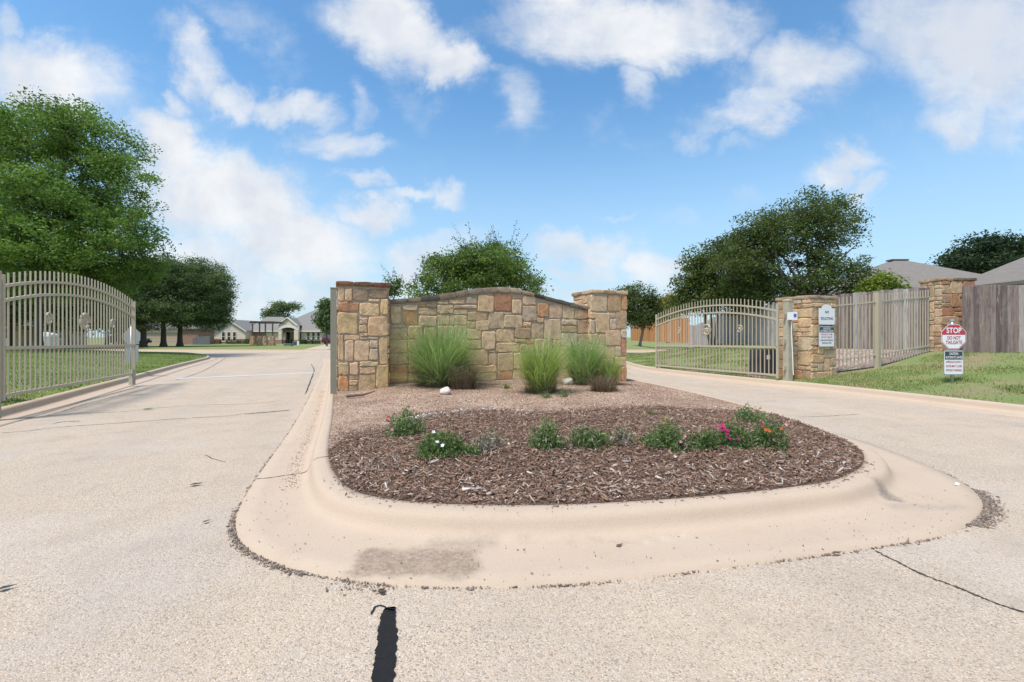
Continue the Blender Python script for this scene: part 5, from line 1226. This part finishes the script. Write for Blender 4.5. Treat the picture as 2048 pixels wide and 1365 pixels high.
flower_bush('green plant with orange and pink blooms at the right end of the row', 1549, 902, 82, 58, DG, 2000, 120, [(-.35,-.6,.72,og),(-.2,-.65,.68,og),(.35,-.55,.75,og),(.75,-.2,.85,pk),(-.4,-.4,.85,rd),(.05,-.6,.35,pk)], 11)
flower_bush('looser green plant with pink buds behind the row, near the road', 1510, 850, 66, 36, DL, 1100, 120, [(.25,-.4,.75,rd),(.35,-.7,.2,pk),(.5,-.6,.1,pk)], 12)
flower_bush('small dry green plant behind the orange blooms', 1552, 868, 50, 26, DR, 420, 120, [(-.2,-.5,.7,pk)], 13)
q, z = bedp(1340, 880); o_ = thing('weed_sprig', 'tall pale yellow-green sprig rising from the wide pink flowered plant', 'weed', (q[0], q[1]+.1, z))
m_ = q[1]/F; P = np.array([(rng.uniform(-.05,.05)*(1.2-k_), rng.uniform(-.04,.04), k_*44*m_) for k_ in np.linspace(.1, 1, 46)]); V, Fq, cl = leaf_quads(P, .03, np.tile([.42,.48,.10], (46,1)), aspect=.5); link('leaves', mesh('leaves', V, Fq, cl), MATS['leaf'], o_, kind='stuff'); MB().tube([(0,0,0),(0,0,44*m_)], [.004,.002], 4).build('stem', MATS['stick'], o_)
for px, py, w_, lb in ((1012, 777, 26, 'small green weed at the foot of the wall between the big clumps'), (1128, 793, 40, 'low green weed at the foot of the middle grass clump'), (1300, 831, 22, 'grey green weed at the back of the mulch'), (1092, 795, 26, 'low dark weed at the front of the middle grass clump')):
    q, z = bedp(px, py); m_ = q[1]/F; bush('weed', lb, (q[0], q[1], z), w_*m_, w_*m_*.8, w_*m_*.45, .03, DL, 200, 'weed', 'weeds in the gravel', seed=px)

# ------------------------------------------------------------------ loose things
def rock(name, label, px, py, w_, h_, seed, mat='rock', ground=None, cat='rock'):
    q, z = bedp(px, py) if ground is None else (G(px, py, ground), ground); m_ = q[1]/F
    bm = bmesh.new(); bmesh.ops.create_icosphere(bm, subdivisions=3, radius=.5)
    for v_ in bm.verts:
        n_ = mnoise.noise_vector(v_.co*2.1+Vector((seed*7.3, seed, 0))); v_.co = v_.co+n_*.16; v_.co.x *= w_*m_; v_.co.y *= w_*m_*.8; v_.co.z *= h_*m_*1.25
    me = bpy.data.meshes.new(name); bm.to_mesh(me); bm.free()
    link(name, me, MATS[mat], None, (q[0], q[1]+w_*m_*.3, z+h_*m_*.33), label=label, cat=cat)
rock('rock', 'pale lumpy rock on the gravel below the largest grass clump', 890, 789, 23, 14, 1)
rock('rock', 'tan flat rock against the wall footing beside the grass', 1138, 769, 24, 13, 2)
rock('pebble', 'single white pebble on the kerb edge at the right of the island', 1917, 972, 8, 6, 3, 'white', .015, 'pebble')
q, z = bedp(693, 797); q2, z2 = bedp(750, 789)
st = thing('stick', 'dead brown stick lying on the gravel before the tall stone pillar', 'stick', (q[0], q[1], z+.03))
d_ = q2-q; MB().tube([(0,0,.0),(d_[0]*.25,d_[1]*.25,.012),(d_[0]*.6,d_[1]*.6,.02),(d_[0],d_[1],.03+z2-z)], [.024,.026,.022,.012], 7).build('branch', MATS['stick'], st, True)
def dry_leaf(label, px, py, s_, rz, col, z=.012):
    q = G(px, py, z); V = [(-.5,0,.0),(-.1,.32,.10),(.5,.05,.06),(.0,-.30,.12),(.85,.12,.16)]
    me = mesh('dry_leaf', [(a_*s_, b_*s_, c_*s_) for a_, b_, c_ in V], [(0,3,2,1),(2,4,1)], np.tile(col, (5,1)))
    link('dry_leaf', me, MATS['bits'], None, (q[0], q[1], z), rz, label=label, cat='leaf', group='dry leaves on the pavement')
dry_leaf('dark folded leaf on the road left of the kerb', 388, 970, .085, .2, (.05,.045,.04)); dry_leaf('small brown curled leaf on the road nearer the kerb nose', 411, 1044, .045, .8, (.10,.07,.05)); dry_leaf('dark leaf at the left edge of the road', 6, 1178, .06, .5, (.05,.05,.055))
dry_leaf('brown curled leaf on the concrete gutter at the front', 1238, 1092, .045, .4, (.16,.09,.06), .018); dry_leaf('grey flat leaf far up the exit lane', 293, 819, .16, 0, (.14,.16,.15)); dry_leaf('brown leaf by the gutter edge right of the middle', 1672, 1107, .05, 0, (.12,.08,.05), .016)

# mulch chips, gravel, debris and grass: nobody could count these
def chips(name, C, Z, ln, wd, th_, cols, flat=.35):
    n = len(C); az = rng.uniform(0, 2*math.pi, n); tl = rng.normal(0, flat, n); rl = rng.normal(0, flat*1.2, n)
    dx_ = np.stack([np.cos(az)*np.cos(tl), np.sin(az)*np.cos(tl), np.sin(tl)], 1); dy_ = np.stack([-np.sin(az), np.cos(az), np.zeros(n)], 1); dz_ = np.cross(dx_, dy_)
    dy2 = dy_*np.cos(rl)[:,None]+dz_*np.sin(rl)[:,None]; dz2 = np.cross(dx_, dy2)
    c_ = np.column_stack([C, Z]); l_ = ln[:,None]/2; w_ = wd[:,None]/2; t_ = (th_*rng.uniform(.5,1.5,n))[:,None]/2
    V = []
    for a_, b_, e_ in ((-1,-.6,-1),(-.8,.9,-1),(1,.5,-1),(.9,-1,-1),(-1,-.6,1),(-.8,.9,1),(1,.5,1),(.9,-1,1)): V.append(c_+dx_*l_*a_+dy2*w_*b_+dz2*t_*e_)
    V = np.stack(V, 1).reshape(-1, 3); i = np.arange(n)[:,None]*8
    Fq = np.concatenate([i+np.array(f_)[None,:] for f_ in ((4,5,6,7),(0,4,7,3),(3,7,6,2),(2,6,5,1),(1,5,4,0))])
    return link(name, mesh(name, V, Fq, np.repeat(cols, 8, 0)), MATS['bits'], kind='stuff')
C = sample_in(MUL, 50000); C = C[dist_poly(C, MUL, True) > .015]
n = len(C); ln = rng.lognormal(math.log(.026), .58, n).clip(.008, .11); wd = (ln*rng.uniform(.07, .30, n)).clip(.0025, .018)
base_ = np.array([(.125,.073,.050),(.21,.126,.086),(.285,.18,.127),(.36,.255,.19),(.43,.34,.275),(.53,.47,.41)]); pk_ = rng.choice(6, n, p=[.24,.33,.26,.12,.035,.015])
ed_ = dist_poly(C, ISL, True); sw_ = (ed_ < .55) & (C[:,1] < 4.6) & (rng.random(n) < .08); pk_[sw_] = rng.choice([3,4,5], int(sw_.sum()))
big_ = (pk_ >= 4) & (rng.random(n) < .4); wd[big_] *= 1.6
chips('mulch_chips', C, h_bed(C)+.012*np.array([mnoise.noise((float(q_[0])*4, float(q_[1])*4, 2.2)) for q_ in C])+.016+rng.uniform(0, .022, n), ln, wd, .005, base_[pk_]*rng.uniform(.75, 1.25, (n,1)))
C = sample_in(front_poly, 30000); C = C[~inside(C, MUL) & (dist_poly(C, ISL, True) > .01)]; n = len(C); sz_ = rng.lognormal(math.log(.011), .45, n).clip(.005, .035)
gp_ = np.array([(.36,.228,.158),(.47,.325,.235),(.28,.168,.113),(.56,.43,.33),(.21,.13,.09),(.66,.57,.48)]); pk_ = rng.choice(6, n, p=[.26,.25,.2,.12,.12,.05])
chips('gravel', C, h_bed(C)+.003, sz_, sz_*.75, .007, gp_[pk_]*rng.uniform(.8,1.2,(n,1)), .6)
E_ = catmull(edge, 120); C = E_[rng.integers(0, len(E_), 5200)]; C = C+np.column_stack([rng.normal(0, .12, 5200), np.abs(rng.normal(0, .22, 5200))-.03])
C = C[inside(C, front_poly)]; n = len(C); ln = rng.lognormal(math.log(.022), .5, n).clip(.008, .07); wd = ln*rng.uniform(.1, .35, n)
chips('stray_chips', C, h_bed(C)+.008, ln, wd, .004, base_[rng.choice(5, n)]*rng.uniform(.75, 1.25, (n,1)))
# pale bits of exposed stone along the mulch edge
C = catmull(edge, 60)[170:330:2]; C = np.concatenate([C, C])+rng.normal(0, [.12,.07], (2*len(C), 2)); n = len(C); sz_ = rng.uniform(.015,.06,n)
chips('pale_stones', C, h_bed(C)+.016, sz_, sz_*.7, .012, np.array([.55,.51,.48])*rng.uniform(.6,1.25,(n,1)), .4)
# dirt collected along the lip of the gutter
def debris(i0, i1, n, spread, side=1.0):
    k_ = rng.uniform(i0, i1, n); a_ = np.floor(k_).astype(int) % len(ISG); f_ = (k_-np.floor(k_))[:,None]; C = ISG[a_]*(1-f_)+ISG[(a_+1) % len(ISG)]*f_
    return C+ISN[a_]*np.abs(rng.normal(0, spread, n))[:,None]*side
iL, iR = near(T(-.08,3)), near(G(1600,845,.16)); iN = near(G(690,970,.15)); iC = near(G(1727,925,.15))
C = np.concatenate([debris(iL, iR, 2300, .010), debris(iN-4, iN+10, 1100, .020), debris(iC-7, iC+2, 1900, .045), debris(iN+12, iN+17, 300, .05)])
C = C[np.array([mnoise.noise((float(c_[0])*3.1, float(c_[1])*3.1, 1.7)) for c_ in C]) > rng.uniform(-.55, .45, len(C))]; n = len(C)
ln = rng.lognormal(math.log(.010), .5, n).clip(.004,.035); dp = np.array([(.21,.155,.12),(.30,.22,.17),(.14,.11,.095),(.42,.34,.27)])
chips('gutter_debris', C, rng.uniform(.003,.010,n), ln, ln*.4, .004, dp[rng.choice(4, n)]*rng.uniform(.7,1.2,(n,1)), .25)
def on_kerb(i0, i1, n, s_):
    k_ = rng.uniform(i0, i1, n); a_ = np.floor(k_).astype(int) % len(ISL); b_ = (a_+1) % len(ISL); f_ = (k_-np.floor(k_))[:,None]; s_ = s_[:,None]
    return (ISL[a_]+ISN[a_]*ISW[a_][:,None]*s_)*(1-f_)+(ISL[b_]+ISN[b_]*ISW[b_][:,None]*s_)*f_
C = on_kerb(iN-6, iC, 260, rng.uniform(.42,.98,260)); ln = rng.lognormal(math.log(.0045), .6, 260).clip(.002,.016)
chips('specks', C, np.full(260,.019), ln, ln*.5, .004, dp[rng.choice(3, 260)], .2)
C = on_kerb(near(T(-.08,2)), iN-6, 700, rng.normal(.50,.07,700)); ln = rng.uniform(.003,.010,700)
chips('gutter_grit', C, np.full(700,.019), ln, ln*.6, .004, np.array([.34,.19,.13])*rng.uniform(.6,1.2,(700,1)), .3)

C = on_kerb(iN-3, iC+1, 420, np.abs(rng.normal(0, .07, 420))); ln = rng.lognormal(math.log(.012), .5, 420).clip(.004,.04)
chips('spilled_chips', C, np.full(420, .158), ln, ln*.3, .004, base_[rng.choice(5, 420)], .2)

def grass(name, poly, hf, n, hgt, wid, pal, dens=None, seedv=0):
    C = sample_in(poly, n); C = C[in_view(C, .05)]
    if dens is not None: C = C[rng.random(len(C)) < dens(C)]
    n = len(C); az = rng.uniform(0, 2*math.pi, n); ln_ = rng.uniform(.1, .9, n); h_ = hgt*rng.uniform(.45, 1.25, n); z = hf(C)-.005
    nz = np.array([mnoise.noise((float(q[0])*.8+seedv, float(q[1])*.8, 0)) for q in C])
    sd = np.stack([-np.sin(az), np.cos(az), np.zeros(n)], 1)*(wid*rng.uniform(.6,1.3,n)/2)[:,None]
    b_ = np.column_stack([C, z]); m_ = b_+np.stack([np.cos(az)*ln_*h_*.3, np.sin(az)*ln_*h_*.3, h_*.6], 1); t_ = b_+np.stack([np.cos(az)*ln_*h_*.9, np.sin(az)*ln_*h_*.9, h_*(1-.3*ln_)], 1)
    V = np.stack([b_-sd, b_+sd, m_+sd*.8, t_, m_-sd*.8], 1).reshape(-1, 3); i = np.arange(n)[:,None]*5
    me_F = np.concatenate([i+np.array(f_)[None,:] for f_ in ((0,1,2),(0,2,4),(4,2,3))])
    a_, q_ = np.array(pal[0]), np.array(pal[1]); kk = np.clip(rng.uniform(0,1,n)*.7+nz*.7+.15, 0, 1)[:,None]; c_ = a_*(1-kk)+q_*kk
    dryb = rng.random(n) < .12; c_[dryb] = np.array([.34,.28,.15])
    return link(name, mesh(name, V, me_F, np.repeat(c_, 5, 0)), MATS['blade'], kind='stuff')
LP_ = ((.15,.205,.055), (.36,.42,.15))
bank = np.concatenate([RC[8:44], [(9.0,12.3),(10.2,12.6),(12.2,13.6),(13.0,13.6),(19,13),(19,2)]])
bank = np.concatenate([RC[(RC[:,1] > 3) & (RC[:,1] < 12.2)], [(7.9,12.2),(8.85,12.35),(10.2,12.45),(12.4,13.3),(13.0,13.1),(16,12.7),(16,3)]])
dn = lambda C: np.clip(.55+2.2*np.array([mnoise.noise((float(q[0])*1.1, float(q[1])*1.1, 3.3)) for q in C]), .06, 1)
grass('grass', bank, h_right, 105000, .055, .011, LP_, dn)
gl_ = np.concatenate([RC[(RC[:,1] > 12.6) & (RC[:,1] < 31)], [(13.5,33),(13.2,24),(11.9,17.2),(9.2,13.6)]])
grass('grass', gl_, h_right, 60000, .065, .020, LP_, dn, 5)
ll_ = np.concatenate([LC[(LC[:,1] > 5) & (LC[:,1] < 31)], [(-34,31),(-34,22),(-13,6)]])
grass('grass', ll_, h_left, 120000, .065, .020, ((.14,.20,.05), (.34,.42,.13)), lambda C: np.clip(.95+.9*np.array([mnoise.noise((float(q[0])*.7, float(q[1])*.7, 8.1)) for q in C]), .2, 1), 9)
il_ = back_poly[(back_poly-A0)@AV > .5]
grass('grass', il_, h_bed, 16000, .07, .022, LP_, None, 2)
